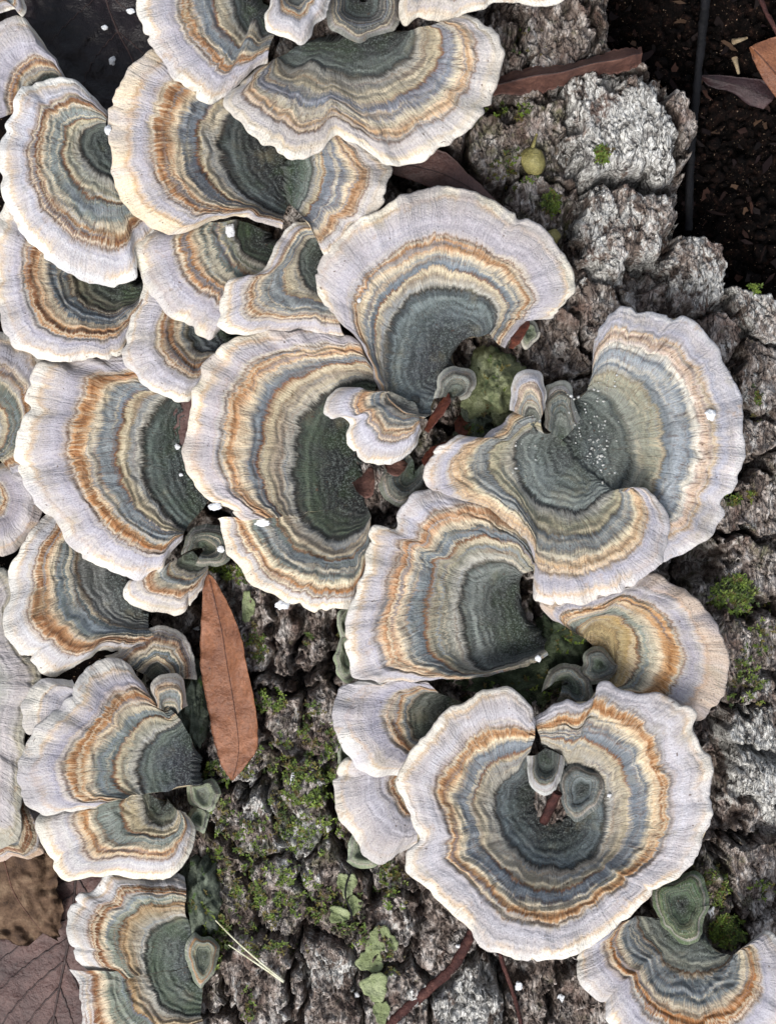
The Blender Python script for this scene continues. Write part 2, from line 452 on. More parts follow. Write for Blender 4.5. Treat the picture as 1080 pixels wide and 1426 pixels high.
# flaky layers: terraces and small tilted scales, fibres run along the log
tn_ = fbm(wx / 40, wy / 58, 41, 4, .5)
q = tn_ * 3.4
fl = np.floor(q); fr = q - fl
H += 2.0 * (fl + smooth(fr, .88, 1.0))
w2x = LX + 7 * fbm(LX / 22, LY / 22, 5, 3, .6); w2y = LY + 9 * fbm(LX / 22, LY / 22, 6, 3, .6)
b1, v1, ox1, oy1 = worley(w2x / 17, w2y / 30, 301)
b2_, v2, ox2, oy2 = worley(w2x / 7.5, w2y / 12, 307)
msk = smooth(perlin(LX / 50, LY / 50, 59), -.5, .15)
H += 2.4 * (v1 - .5) + 1.6 * (ox1 * (v1 - .4) + oy1 * (v2 - .5)) - 8.5 * (1 - smooth(b1, .0, .13)) * smooth(perlin(LX / 34, LY / 34, 63), -.35, .25)
H += 1.7 * (v2 - .5) + 1.4 * ox2 * (v1 - .5) - 3.2 * (1 - smooth(b2_, .0, .2)) * smooth(perlin(LX / 28, LY / 28, 64), -.2, .3)
f1 = fbm(wx / 6, wy / 26, 51, 4, .6)
strip = smooth(LX, 270, 320) * (1 - smooth(LX, 700, 760)) * smooth(LY, 760, 800)
H += (.14 + .86 * strip) * 13 * (.5 - np.abs(fbm(wx / 22, wy / 120, 53, 3, .5)))
H += 1.6 * (1 - np.abs(f1))
H += 1.0 * fbm(LX / 5, LY / 7, 55, 2, .6)
flake = .9 * (v1 - .5) + .7 * (v2 - .5) + .5 * f1
# gaps where bark has fallen away
GAPS = [(965, 782, 62, 42, 75), (1005, 1075, 16, 85, 45), (900, 385, 30, 22, 45), (690, 150, 34, 26, 40), (640, 580, 45, 40, 40),
        (270, 890, 26, 60, 45), (565, 235, 60, 50, 60), (960, 700, 40, 60, 50), (1050, 860, 10, 14, 40), (700, 1350, 40, 30, 35), (1030, 690, 22, 12, 40),
        (462, 870, 14, 60, 26), (600, 240, 60, 40, 40), (940, 1205, 30, 10, 30), (885, 1262, 30, 12, 30), (1000, 560, 10, 40, 20), (840, 110, 60, 14, 30)]
for gx, gy, rx, ry, dep in GAPS:
    e = ((wx - gx) / rx) ** 2 + ((wy - gy) / ry) ** 2
    H -= dep * (1 - smooth(e, .45, 1.25))
CRACKS = [[(770, 258), (840, 262), (900, 255), (945, 258)], [(296, 1316), (340, 1304), (375, 1310), (440, 1302)], [(412, 1316), (428, 1350), (424, 1400), (430, 1440)],
          [(345, 1095), (372, 1090), (398, 1094)], [(1000, 1185), (1040, 1180), (1090, 1178)], [(1000, 990), (1040, 984), (1090, 990)], [(1035, 520), (1048, 570), (1040, 640), (1090, 655)],
          [(420, 830), (415, 900), (425, 960)], [(470, 860), (462, 930), (468, 960)], [(290, 1090), (320, 1098), (345, 1094)], [(1040, 430), (1042, 480), (1036, 530)], [(360, 960), (400, 962), (440, 955)]]
for L in CRACKS:
    for (ax, ay), (bx, by) in zip(L[:-1], L[1:]):
        ux, uy = bx - ax, by - ay
        tt = np.clip(((wx - ax) * ux + (wy - ay) * uy) / (ux * ux + uy * uy), 0, 1)
        dd = np.hypot(wx - ax - tt * ux, wy - ay - tt * uy)
        H -= 40 * (1 - smooth(dd, 2.0, 8.0))
# the broken edge of the bark at the upper right
by_ = np.array([-3000, 40, 70, 100, 135, 200, 260, 325, 336, 395, 402, 440, 3000]); bx_ = np.array([838, 838, 850, 905, 962, 958, 948, 940, 1006, 1012, 1082, 1140, 1300])
edge_x = np.interp(LY + 8 * fbm(LX / 40, LY / 40, 77, 3), by_, bx_) + 9 * fbm(LX / 30, LY / 26, 71, 4, .6)
off = LX - edge_x
H = np.where(off > 0, np.minimum(H, H - 230 * smooth(off, 0, 26)), H)
H = np.maximum(H, -330)

lich = plich + .35 * fbm(LX / 60, LY / 60, 81, 3)
LICHP = [(640, 1380, 60, 50), (1050, 1090, 60, 90), (360, 1120, 40, 60), (420, 1180, 40, 60), (880, 200, 60, 60)]
for gx, gy, rx, ry in LICHP:
    lich += .35 * (1 - smooth(((LX - gx) / rx) ** 2 + ((LY - gy) / ry) ** 2, .3, 1.4))
alg = palg + .3 * fbm(LX / 40, LY / 40, 83, 3)

k = NT('bark')
oc = k.n('ShaderNodeTexCoord').outputs['Object']
mp = k.n('ShaderNodeMapping'); k.l(oc, mp.inputs[0]); mp.inputs['Scale'].default_value = (1, .6, 1)
v = mp.outputs[0]
al = k.n('ShaderNodeAttribute', attribute_name='lichen').outputs['Fac']
ag = k.n('ShaderNodeAttribute', attribute_name='algae').outputs['Fac']
fk_ = k.n('ShaderNodeAttribute', attribute_name='flake').outputs['Fac']
n1 = k.noise(v, 210.0, 4.0, .65, .6)
mixf = k.math('ADD', n1, k.math('MULTIPLY', fk_, .24))
c = k.ramp(mixf, [(.26, (84, 71, 63)), (.42, (130, 117, 108)), (.54, (168, 158, 150)), (.68, (200, 194, 188))])
n3 = k.noise(v, 620.0, 4.0, .68, .8)
c = k.mix(.75, c, k.ramp(n3, [(.3, (128, 122, 120)), (.48, (215, 211, 208)), (.62, (255, 255, 255))]), 'MULTIPLY')
red = k.rng(k.noise(oc, 120.0, 3.0), .54, .66)
c = k.mix(k.math('MULTIPLY', red, .5), c, srgb((116, 92, 82)))
lf = k.math('ADD', k.math('MULTIPLY', al, .46), k.math('ADD', k.math('SUBTRACT', k.noise(v, 330.0, 4.0, .72, 1.4), .5), k.math('MULTIPLY', fk_, .12)))
lf2 = k.rng(lf, .30, .46)
c = k.mix(k.math('MULTIPLY', lf2, .8), c, k.ramp(n3, [(.3, (134, 132, 128)), (.46, (186, 186, 181)), (.62, (222, 222, 217))]))
gf = k.rng(k.math('ADD', k.math('MULTIPLY', ag, .4), k.math('SUBTRACT', k.noise(oc, 300.0, 3.0, .65), .5)), .18, .40)
c = k.mix(k.math('MULTIPLY', gf, .65), c, srgb((82, 86, 52)))
dark = k.rng(k.noise(v, 420.0, 3.0, .62, 1.5), .58, .66)
c = k.mix(k.math('MULTIPLY', dark, .6), c, srgb((52, 44, 42)))
# thin fissures, coloured dark brown along their lines
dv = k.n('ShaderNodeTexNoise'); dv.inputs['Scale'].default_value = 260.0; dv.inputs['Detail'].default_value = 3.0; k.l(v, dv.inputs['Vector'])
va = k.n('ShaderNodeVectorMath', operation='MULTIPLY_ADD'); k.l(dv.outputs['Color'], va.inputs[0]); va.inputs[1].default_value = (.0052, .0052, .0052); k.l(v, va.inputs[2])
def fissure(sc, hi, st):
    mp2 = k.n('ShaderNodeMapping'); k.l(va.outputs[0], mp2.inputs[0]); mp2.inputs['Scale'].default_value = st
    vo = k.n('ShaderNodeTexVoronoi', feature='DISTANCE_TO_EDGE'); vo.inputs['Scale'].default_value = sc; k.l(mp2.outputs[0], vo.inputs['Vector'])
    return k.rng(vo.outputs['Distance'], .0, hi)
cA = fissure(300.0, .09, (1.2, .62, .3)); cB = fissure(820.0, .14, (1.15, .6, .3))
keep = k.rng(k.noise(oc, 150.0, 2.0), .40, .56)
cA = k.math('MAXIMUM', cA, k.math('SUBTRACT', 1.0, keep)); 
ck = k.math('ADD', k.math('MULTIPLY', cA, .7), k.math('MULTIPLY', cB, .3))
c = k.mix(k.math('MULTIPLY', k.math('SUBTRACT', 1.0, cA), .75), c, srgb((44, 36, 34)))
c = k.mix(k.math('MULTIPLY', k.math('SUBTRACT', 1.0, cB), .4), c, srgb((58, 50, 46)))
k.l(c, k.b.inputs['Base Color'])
k.b.inputs['Roughness'].default_value = .7
k.b.inputs['Specular IOR Level'].default_value = .35
k.bump(k.math('ADD', k.math('ADD', k.math('MULTIPLY', n3, .8), k.math('MULTIPLY', ck, 1.2)), k.math('MULTIPLY', k.noise(v, 1900.0, 2.0, .7), .5)), .0009, .9)
M_BARK = k.m

log = thing('log', 'fallen log with cracked grey bark carrying all the bracket fungi', 'log')
LV = np.stack([(LX - CX) * S, (CY - LY) * S, H * S], -1)
nr, nc = LX.shape
FV = LV.reshape(-1, 3)
ff = grid_faces(nr, nc)[:, ::-1]
fid = pid[:-1, :-1].reshape(-1)
dense = ((LX > -70) & (LX < 1150) & (LY > -70) & (LY < 1500))[:-1, :-1].reshape(-1)
fid = np.where((fid >= NP) | ~dense, -1, fid)
LN = grid_normals(LV).reshape(-1, 3)
la = lich.reshape(-1); fk = flake.reshape(-1); ga_ = alg.reshape(-1)
for i in range(-1, NP):
    sel = ff[fid == i]
    if len(sel) == 0: continue
    us, inv = np.unique(sel, return_inverse=True)
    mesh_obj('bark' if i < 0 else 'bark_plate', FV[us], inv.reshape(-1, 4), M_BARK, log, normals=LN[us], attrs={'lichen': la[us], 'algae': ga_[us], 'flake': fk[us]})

def bark_z(x, y):
    i = int(np.clip(np.searchsorted(ly, y), 0, len(ly) - 1)); j = int(np.clip(np.searchsorted(lx, x), 0, len(lx) - 1))
    return float(H[i, j])

# ------------------------------------------------------------------ bracket fungi
M_PORE = noise_material('pore_surface', [(.3, (176, 160, 130)), (.6, (206, 192, 164))], 300, 3000, .0003)

ALLG = []
def fan(parent, c, k_, m, tm=None, zc=20, zk=45, zm=100, mat=None, seed=1, hump=9, curl=15, wav=11, thick=11, lav=.6, cren=2.2, ridge=1.0, inner_only=False, open_base=None):
    m = np.asarray(m, float); k_ = np.asarray(k_, float); c = np.asarray(c, float)
    dense_len = np.linalg.norm(np.diff(m, axis=0), axis=1).sum()
    NU = int(np.clip(dense_len / 2.4, 24, 420))
    Mx = spline(m, NU); Kx = spline(k_, NU); Cx = spline(c, NU)
    # even the samples out along the margin
    arc = np.concatenate([[0], np.cumsum(np.linalg.norm(np.diff(Mx, axis=0), axis=1) + .35 * np.linalg.norm(np.diff(Kx, axis=0), axis=1))])
    uu = np.interp(np.linspace(0, arc[-1], NU), arc, np.linspace(0, 1, NU))
    def rs(a):
        return np.stack([np.interp(uu, np.linspace(0, 1, NU), a[:, j]) for j in range(a.shape[1])], -1)
    Mx, Kx, Cx = rs(Mx), rs(Kx), rs(Cx)
    TM = rs(lin(1.0 if tm is None else tm, NU)[:, None])[:, 0]
    ZC, ZK, ZM = [rs(lin(z, NU)[:, None])[:, 0] for z in (zc, zk, zm)]
    ZC = ZK - (ZK - ZC) * .65
    al = np.cumsum(np.concatenate([[0], np.linalg.norm(np.diff(.6 * Mx + .4 * Kx, axis=0), axis=1)]))
    rad = np.linalg.norm(Mx - Kx, axis=1); radm = np.median(rad)
    corel = np.median(np.linalg.norm(Kx - Cx, axis=1))
    nk = int(np.clip(corel / 1.9, 4, 44)); no = int(np.clip(radm / 2.2, 8, 80))
    # margin outline: crenate and slightly torn
    outv = (Mx - Kx) / np.maximum(rad[:, None], 1e-6)
    jit = cren * (perlin(al / 30, 0.3, seed) * 1.6 + perlin(al / 11, 3.3, seed + 1) * .6 + perlin(al / 4, 7.7, seed + 2) * .22)
    RN = np.random.RandomState(seed + 900)
    for _ in range(int(al[-1] / 95)):
        a0_, d0_, w0_ = RN.uniform(0, al[-1]), RN.uniform(2.0, 6.5), RN.uniform(1.5, 4.5)
        jit = jit - d0_ * np.exp(-((al - a0_) / w0_) ** 2) * (1.0 if radm > 45 else .3)
    Mx = Mx + outv * (jit * np.clip(TM, 0, 1))[:, None]
    ink = (Cx - Kx) / np.maximum(np.linalg.norm(Cx - Kx, axis=1)[:, None], 1e-6)
    ac = np.concatenate([[0], np.cumsum(np.linalg.norm(np.diff(Cx, axis=0), axis=1))])
    amp_c = min(5.0, corel * .18)
    Cx = Cx + ink * (amp_c * (perlin(ac / 14, 2.2, seed + 12) + .6 * perlin(ac / 5, 4.2, seed + 13)))[:, None]
    rows = []; T = []
    for q_, (di, dz) in enumerate(((14, 40), (9, 16), (4, 4))):
        P = Cx + ink * (di * min(1.0, corel / 30.0))
        z = np.maximum(ZC - dz * min(1.0, corel / 30.0), log_base(Cx[:, 0]) - 5)
        rows.append(np.column_stack([P, z])); T.append(np.zeros(NU))
    for i in range(nk):
        a = i / nk
        P = Cx * (1 - a) + Kx * a
        z = ZC * (1 - a) + ZK * a - 5 * np.sin(math.pi * a) * .6
        z = z + 1.15 * ridge * np.sin(a * corel / 1.8 + 2.2 * perlin(al / 40, a * 3, seed + 4)) * smooth(a, .05, .3)
        rows.append(np.column_stack([P, z])); T.append(np.full(NU, TK * a))
    w1 = perlin(al / 60, 11.1, seed + 5) * 1.2 + perlin(al / 24, 5.5, seed + 6) * .7
    for i in range(no + 1):
        s = i / no
        P = Kx * (1 - s) + Mx * s
        z = ZK + (ZM - ZK) * (s ** .85) + hump * math.sin(math.pi * s) - curl * s ** 4.5
        z = z + wav * w1 * s ** 1.6
        ph_ = s * radm / 13.0 + .6 * perlin(al / 50, s * 2, seed + 8)
        z = z + ridge * (1 - .7 * smooth(s, lav - .05, lav + .12)) * (2.8 * np.abs(np.sin(ph_ * math.pi)) ** .8 + .8 * np.sin(ph_ * 9.0))
        z = z - 3.2 * ridge * math.exp(-((s - lav) / .02) ** 2)
        z = z + .5 * perlin(al / 3.2, s * 1.5, seed + 9) * (.3 + s)
        z = z + 1.3 * perlin(al / 14.0, s * 3.5, seed + 10)
        rows.append(np.column_stack([P, z])); T.append(TK + (1 - TK) * s * TM)
    last = rows[-1]
    for dx_, dz in ((1.5, -1.0), (2.7, -3.0), (3.1, -5.6), (2.4, -8.4), (.8, -10.2)):
        r = last.copy(); r[:, :2] += outv * dx_; r[:, 2] += dz
        rows.append(r); T.append(T[-1] * 1.0)
    nk += 3
    G = np.stack(rows); T = np.stack(T)
    gx_, gy_ = G[..., 0].copy(), G[..., 1].copy()
    G[..., 0] += 3.4 * fbm(gx_ / 30, gy_ / 30, 401, 2, .5); G[..., 1] += 3.4 * fbm(gx_ / 30, gy_ / 30, 402, 2, .5)
    ALLG.append(G.reshape(-1, 3))
    W = warr(G)
    N = grid_normals(W)
    U = np.repeat((al / 100.0)[None], len(rows), 0)
    UV = np.stack([U, T], -1)
    gv = np.cross(W[nk, NU // 2 + 1] - W[nk, NU // 2], W[nk + 3, NU // 2] - W[nk, NU // 2])
    flip = gv[2] < 0
    im = nk + int(round(no * min(lav + .02, .95)))
    parts = [('core', 0, nk), ('growth_bands', nk, im), ('margin', im, len(rows) - 1)]
    for nm, a, b in parts:
        if b <= a: continue
        Pp = W[a:b + 1].reshape(-1, 3)
        F = grid_faces(b - a + 1, NU)
        if flip: F = F[:, ::-1]
        mesh_obj(nm, Pp, F, mat, parent, uv=UV[a:b + 1].reshape(-1, 2), normals=N[a:b + 1].reshape(-1, 3))
    # underside (pore surface) down to the bark, with side walls
    st = max(1, NU // 60)
    idx = np.unique(np.concatenate([np.arange(0, NU, st), [NU - 1]]))
    top_rows = [0, nk // 2, nk, nk + no // 3, nk + 2 * no // 3, nk + int(no * .9), len(rows) - 1]
    bot = []
    for j, r in enumerate(top_rows):
        g_ = G[r][idx].copy()
        a = j / (len(top_rows) - 1)
        zb = log_base(g_[:, 0]) - 12
        zb = np.maximum(zb, SOIL_Z - 10) if open_base is None else np.full(len(idx), open_base)
        ztop = g_[:, 2] - thick
        if j == len(top_rows) - 1: ztop = g_[:, 2]
        base = np.minimum(zb, ztop)
        wgt = smooth(a, .0, .62)
        g_[:, 2] = base * (1 - wgt) + ztop * wgt
        bot.append(g_)
    Bt = np.stack(bot)
    nb = len(top_rows); ni = len(idx)
    allv = [warr(Bt).reshape(-1, 3)]; fcs = [grid_faces(nb, ni)[:, ::-1]]
    off_ = nb * ni
    for e, rev in ((0, False), (NU - 1, True)):
        tp = W[:, e]; bo = np.stack([np.interp(np.arange(len(rows)), top_rows, warr(Bt)[:, 0 if e == 0 else -1, q_]) for q_ in range(3)], -1)
        allv.append(np.concatenate([tp, bo])); n_ = len(rows)
        a = np.arange(n_ - 1)
        f_ = np.stack([a, a + 1, a + 1 + n_, a + n_], -1) + off_
        fcs.append(f_ if rev else f_[:, ::-1]); off_ += 2 * n_
    # wall at the centre line
    tp = W[0][idx]; bo = warr(Bt)[0]
    allv.append(np.concatenate([tp, bo])); a = np.arange(ni - 1)
    fcs.append(np.stack([a, a + 1, a + 1 + ni, a + ni], -1) + off_)
    mesh_obj('pore_surface', np.concatenate(allv), np.concatenate(fcs), M_PORE, parent)
    return G

CAPS = []
def cap(label, fans, style=None, group='bracket fungi on the log', name='bracket_fungus', cat='fungus', **kw):
    style = dict(style or {})
    th = thing(name, label, cat, group)
    mat = cap_material('cap_%02d' % len(CAPS), style)
    for i, f in enumerate(fans):
        a = dict(kw); a.update(f)
        st2 = a.pop('style', None)
        fan(th, mat=cap_material('cap_%02d_%d' % (len(CAPS), i), {**style, **st2}) if st2 else mat, seed=len(CAPS) * 31 + i * 7 + 3, lav=style.get('lav', .6), **a)
    CAPS.append(th)
    return th

GREENC = ((30, 40, 32), (52, 66, 52), (84, 98, 84))
BLACKC = ((28, 30, 32), (44, 50, 52), (78, 90, 90))
BLUEC = ((52, 60, 70), (78, 92, 100), (100, 116, 118))

# A
cap('brown-banded fungus cut by the top edge, upper left of centre',
    [dict(m=[(188,-70),(188,-30),(192,5),(199,30),(210,55),(222,78),(240,102),(266,122),(293,141),(315,133),(335,112),(352,98),(372,85)],
          k_=[(320,-60),(320,-35),(323,-12),(325,2),(327,12),(330,22),(334,30),(339,37),(345,42),(355,26),(364,48),(372,48),(382,48)],
          c=[(352,-30),(352,5),(385,28)], zc=70, zk=92, zm=[140,150,150,145,135])],
    dict(lav=.57, br=.42, gr=.22, core=BLACKC, algae=.6))
# B
cap('wide pale fungus at the top centre with a dark green hollow and two front lobes',
    [dict(m=[(366,90),(338,113),(313,142),(323,160),(351,183),(380,204),(407,218),(444,211),(464,186),(505,205),(533,226),(560,230),(588,222),(615,199),(643,186),(670,159),(686,125),(696,85),(690,47),(669,29),(640,22)],
          k_=[(388,78),(394,84),(403,90),(413,92),(424,89),(434,86),(444,90),(453,95),(462,99),(475,105),(488,109),(503,108),(515,106),(528,102),(540,98),(553,92),(563,84),(571,74),(576,60),(577,50),(575,42)],
          c=[(425,58),(500,52),(560,42)], zc=62, zk=88, zm=[120,160,165,160,140,150,155,155,150,145,125])],
    dict(lav=.72, br=.52, gr=.34, core=((44,52,52),(72,84,82),(98,110,104)), algae=.35, brown=(206,170,112), brown2=(226,200,150), grey=(142,144,156), grey2=(164,166,176),
         lavc=(214,206,196), lav2=(222,214,204), fib=(242,226,190), riml=(222,194,150)))
# B2
cap('small curled pale lobe standing above the top centre hollow',
    [dict(m=[(388,-24),(376,5),(370,27),(380,44),(401,51),(419,61),(430,45),(438,30),(453,22),(456,0),(450,-24)],
          k_=[(404,-28),(402,-18),(401,-8),(404,0),(409,5),(415,8),(420,5),(424,0),(428,-6),(432,-14),(434,-26)], c=[(416,-30)], zc=120, zk=140, zm=160, hump=10)],
    dict(lav=.35, br=.2, gr=.1, lavc=(196,194,200), lav2=(214,212,214), algae=.2))
# B3
cap('small dark grey funnel-shaped fungus at the top edge',
    [dict(m=[(470,-45),(452,-20),(452,5),(458,30),(474,44),(496,56),(520,50),(545,40),(559,20),(556,-2),(540,-25),(515,-40)],
          k_=[(490,-20),(482,-10),(480,3),(483,14),(490,21),(500,25),(512,23),(522,17),(528,8),(528,-3),(522,-13),(512,-18)], c=[(497,-4),(500,4),(510,2)], zc=70, zk=88, zm=108)],
    dict(lav=.8, br=.55, gr=.3, core=BLACKC, pale=(84,92,88), inner=(72,82,82), inner2=(86,92,90), line=(60,56,48), grey=(70,80,84), grey2=(84,94,96), brown=(92,96,92), brown2=(104,108,104), fib=(120,124,120), fib0=(60,66,66), lavc=(110,116,114), lav2=(122,128,124), riml=(120,124,116), edge=(138,140,132), algae=.3, lline=(80,84,80)))
# B4
cap('pale scalloped fungus rim hanging in from the top edge right of centre',
    [dict(m=[(548,-40),(556,-5),(564,29),(584,23),(603,27),(623,31),(646,17),(670,9),(690,3),(720,3),(750,8),(775,3),(800,-25)],
          k_=[(610,-110),(612,-100),(617,-92),(624,-86),(632,-82),(641,-78),(650,-76),(660,-75),(670,-75),(680,-77),(690,-81),(699,-88),(705,-98)], c=[(655,-118)], zc=90, zk=110, zm=135)],
    dict(lav=.7, brown=(200,160,105), lavc=(214,202,186), lav2=(224,214,198)))
# F2, F
cap('cream fungus tip in the very top left corner',
    [dict(m=[(-40,10),(-20,16),(0,13),(16,9),(29,21),(33,8),(26,-16)], k_=[(-20,-12),(-14,-9),(-6,-8),(0,-8),(5,-8),(8,-10),(8,-16)], c=[(-6,-22)], zc=20, zk=35, zm=60)],
    dict(lav=.5, core=GREENC, lavc=(206,198,182)))
cap('lavender fungus at the left edge tucked behind the white-rimmed one',
    [dict(m=[(92,108),(66,68),(46,41),(30,25),(0,32),(-28,55),(-44,90),(-50,130),(-44,180)],
          k_=[(92,112),(84,106),(73,103),(62,104),(52,110),(45,118),(40,128),(38,138),(38,150)], c=[(90,140)], zc=20, zk=30, zm=48)],
    dict(lav=.32, br=.14, gr=.07, rim=.88, core=((60,70,62),(80,92,86),(84,96,92)), brown=(128,80,44)))
# G
cap('fungus at the left edge half covered by the white-rimmed one above it',
    [dict(m=[(22,262),(8,289),(-6,320),(-10,355),(-8,390),(-2,420),(8,452),(25,479),(52,495),(80,503),(110,498),(140,501),(167,493),(180,470),(195,440),(203,415)],
          k_=[(110,360),(107,365),(105,372),(104,379),(104,386),(105,393),(107,400),(110,407),(114,413),(120,420),(128,426),(138,430),(150,432),(165,430),(180,424),(195,412)],
          c=[(150,370),(170,392),(197,398)], zc=0, zk=20, zm=[55,60,60,60,60,52,48])],
    dict(lav=.62, br=.34, gr=.06, core=((36,46,34),(58,70,52),(84,80,62)), brown=(138,86,42), grey=(88,100,110), grey2=(104,116,124), algae=.6))
# E
cap('white-rimmed fungus near the upper left edge with a small green-grey centre',
    [dict(m=[(150,160),(137,143),(119,124),(96,109),(63,113),(27,128),(19,156),(7,187),(3,222),(5,259),(15,293),(37,326),(63,356),(96,378),(130,391),(158,393),(187,382),(192,350),(216,322)],
          k_=[(146,172),(137,172),(128,175),(120,180),(115,186),(113,193),(112,200),(113,207),(115,213),(118,219),(122,225),(127,230),(132,235),(138,239),(144,242),(150,244),(158,250),(168,258),(182,270)],
          c=[(152,194),(155,204),(172,238)], zc=44, zk=62, zm=[88,95,98,98,95,90,80])],
    dict(lav=.66, br=.47, gr=.24, core=((70,82,84),(104,118,116),(120,130,122)), inner=(196,196,172), inner2=(212,200,164), grey=(128,140,136), grey2=(146,156,152), brown=(128,80,44), brown2=(176,134,84), lavc=(198,196,204), lav2=(218,217,222), edge=(240,238,230), algae=.25))
# U
cap('large fungus at the left with orange bands and a dark green heart',
    [dict(m=[(190,488),(150,492),(110,496),(75,500),(55,510),(43,532),(41,556),(50,572),(30,590),(25,630),(29,655),(37,677),(53,700),(78,729),(102,762),(132,784),(167,799),(195,806),(220,796),(234,772),(256,745)],
          k_=[(245,548),(238,550),(231,554),(225,559),(219,566),(214,574),(209,582),(205,592),(201,603),(198,616),(197,630),(197,644),(199,658),(203,670),(208,682),(214,693),(221,704),(228,714),(237,723),(246,731),(258,737)],
          c=[(264,590),(276,640),(288,700)], zc=2, zk=14, zm=[30,32,36,38,40,40,36,30])],
    dict(lav=.60, br=.40, gr=.22, core=((40,50,48),(54,66,64),(74,88,82)), brown=(172,112,52), brown2=(208,158,92), algae=.35))
# J
cap('brown-centred fungus wedged between the large left cap and the cream one above',
    [dict(m=[(200,385),(198,415),(184,446),(173,478),(174,496),(188,515),(208,537),(233,552),(255,558),(270,548),(282,530),(300,512),(320,505)],
          k_=[(265,430),(264,440),(263,450),(263,460),(264,467),(266,474),(270,481),(275,486),(281,490),(288,491),(295,491),(303,490),(312,488)], c=[(315,455),(318,468),(325,480)], zc=15, zk=32, zm=[58,66,68,66,60,55])],
    dict(lav=.50, br=.12, gr=.05, core=((50,58,68),(66,76,86),(90,100,106)), brown=(134,88,44), brown2=(172,124,74), lavc=(188,182,184)))
# H
cap('cream-edged fungus under the brown banded one with a deep green heart',
    [dict(m=[(215,318),(196,334),(187,348),(194,374),(206,404),(222,423),(249,443),(272,458),(292,468),(306,460),(318,450),(340,445)],
          k_=[(328,306),(328,313),(329,320),(330,328),(332,335),(334,341),(337,347),(342,353),(349,358),(358,363),(368,366),(380,366)], c=[(362,318),(368,335),(385,345)], zc=30, zk=50, zm=[75,86,88,88,84,70])],
    dict(lav=.60, br=.39, gr=.20, core=((24,40,26),(40,58,40),(60,74,56)), grey=(110,126,120), grey2=(132,146,138), inner=(150,156,122), brown=(160,108,54), algae=.7, edge=(240,230,202)))
# C
cap('broad tan and brown fungus with a blackish hollow, upper left',
    [dict(m=[(262,62),(213,72),(185,91),(167,119),(154,159),(156,211),(162,253),(175,282),(200,307),(224,320),(246,325),(275,316),(302,305),(332,300),(365,309),(394,316)],
          k_=[(345,150),(330,155),(318,162),(311,172),(307,185),(306,200),(307,213),(309,225),(313,236),(319,246),(327,257),(337,267),(348,275),(360,283),(374,292),(394,300)],
          c=[(380,190),(395,225),(410,268)], zc=40, zk=68, zm=[105,115,118,118,112,98,90])],
    dict(lav=.62, br=.37, gr=.20, core=((26,30,32),(42,50,52),(76,88,88)), brown=(158,106,54), brown2=(190,142,84), grey=(84,92,104), grey2=(108,116,126), inner=(170,164,150), edge=(236,214,180), lavc=(196,188,190), algae=.35, rim=.85, riml=(204,156,104)))
# I
cap('small three-lobed fungus with a grey-green eye beside the arching cap',
    [dict(m=[(436,312),(415,314),(401,321),(390,335),(380,352),(368,374),(345,384),(320,388),(311,412),(304,447),(320,462),(345,466),(375,464),(420,462),(450,465),(480,466)],
          k_=[(438,330),(430,332),(424,337),(420,344),(418,352),(417,360),(417,368),(418,375),(420,382),(423,388),(426,394),(430,399),(435,403),(440,406),(448,410),(458,412)],
          c=[(445,345),(449,368),(462,392)], zc=55, zk=72, zm=[100,100,98,98,100,96,92])],
    dict(lav=.66, br=.50, gr=.22, core=((52,60,56),(72,84,78),(96,106,98)), grey=(138,144,142), brown=(170,124,76), brown2=(196,160,112), lavc=(208,196,188), inner=(180,172,150), algae=.3))
# D
cap('sideways fungus lobe with vertical grey-blue bands below the top centre cap',
    [dict(m=[(482,182),(505,200),(522,218),(536,228),(543,240),(535,264),(527,284),(519,306),(500,313),(486,312),(477,335),(462,350),(448,352),(436,325)],
          k_=[(430,190),(432,205),(433,217),(434,228),(435,238),(433,250),(430,260),(427,270),(425,276),(423,281),(421,285),(419,289),(417,290),(414,290)],
          c=[(408,215),(403,250),(408,285)], zc=66, zk=90, zm=[125,125,122,118,112,110])],
    dict(lav=.72, br=.48, gr=.18, core=((50,66,58),(78,94,86),(104,116,106)), grey=(126,134,146), grey2=(148,154,164), brown=(182,140,86), brown2=(206,172,120), lavc=(214,206,196), lav2=(222,216,208)))
# L with L2
cap('large round fungus left of centre with a torn lower lobe and green-black hollow',
    [dict(m=[(512,500),(500,478),(480,466),(430,462),(380,462),(332,470),(304,492),(283,514),(271,551),(264,594),(259,640),(272,669),(288,690),(312,707),(345,724)],
          tm=[.7,.75,.85,.92,1,1,1,1,1,1,1,1,1,1,1],
          k_=[(528,530),(515,528),(500,529),(482,533),(462,543),(445,553),(431,566),(421,582),(414,602),(410,622),(408,645),(409,668),(411,686),(414,702),(419,718)],
          c=[(508,570),(499,620),(498,660),(506,700)], zc=8, zk=46, zm=[92,92,95,100,100,98,92]),
     dict(m=[(306,722),(311,745),(334,788),(358,815),(394,834),(435,847),(470,848),(492,845),(502,815),(512,790),(521,765)],
          k_=[(418,714),(421,723),(428,734),(440,744),(455,750),(470,752),(482,750),(493,746),(502,740),(510,730),(515,718)],
          c=[(502,690),(510,700)], zc=10, zk=42, zm=[76,84,88,86,78], style=dict(lav=.82, br=.62, gr=.30, brown=(190,132,66), fib=(242,226,190), lavc=(226,220,206), lav2=(230,226,216), grey=(118,128,118)))],
    dict(lav=.68, br=.46, gr=.33, core=((24,30,30),(44,52,50),(66,80,62)), grey=(112,122,132), grey2=(136,144,148), brown=(200,148,84), brown2=(218,176,116), line=(150,88,44), inner=(176,160,138), lavc=(206,194,192), lav2=(212,202,202), edge=(238,224,200), riml=(214,166,118), algae=.4, rim=.93))
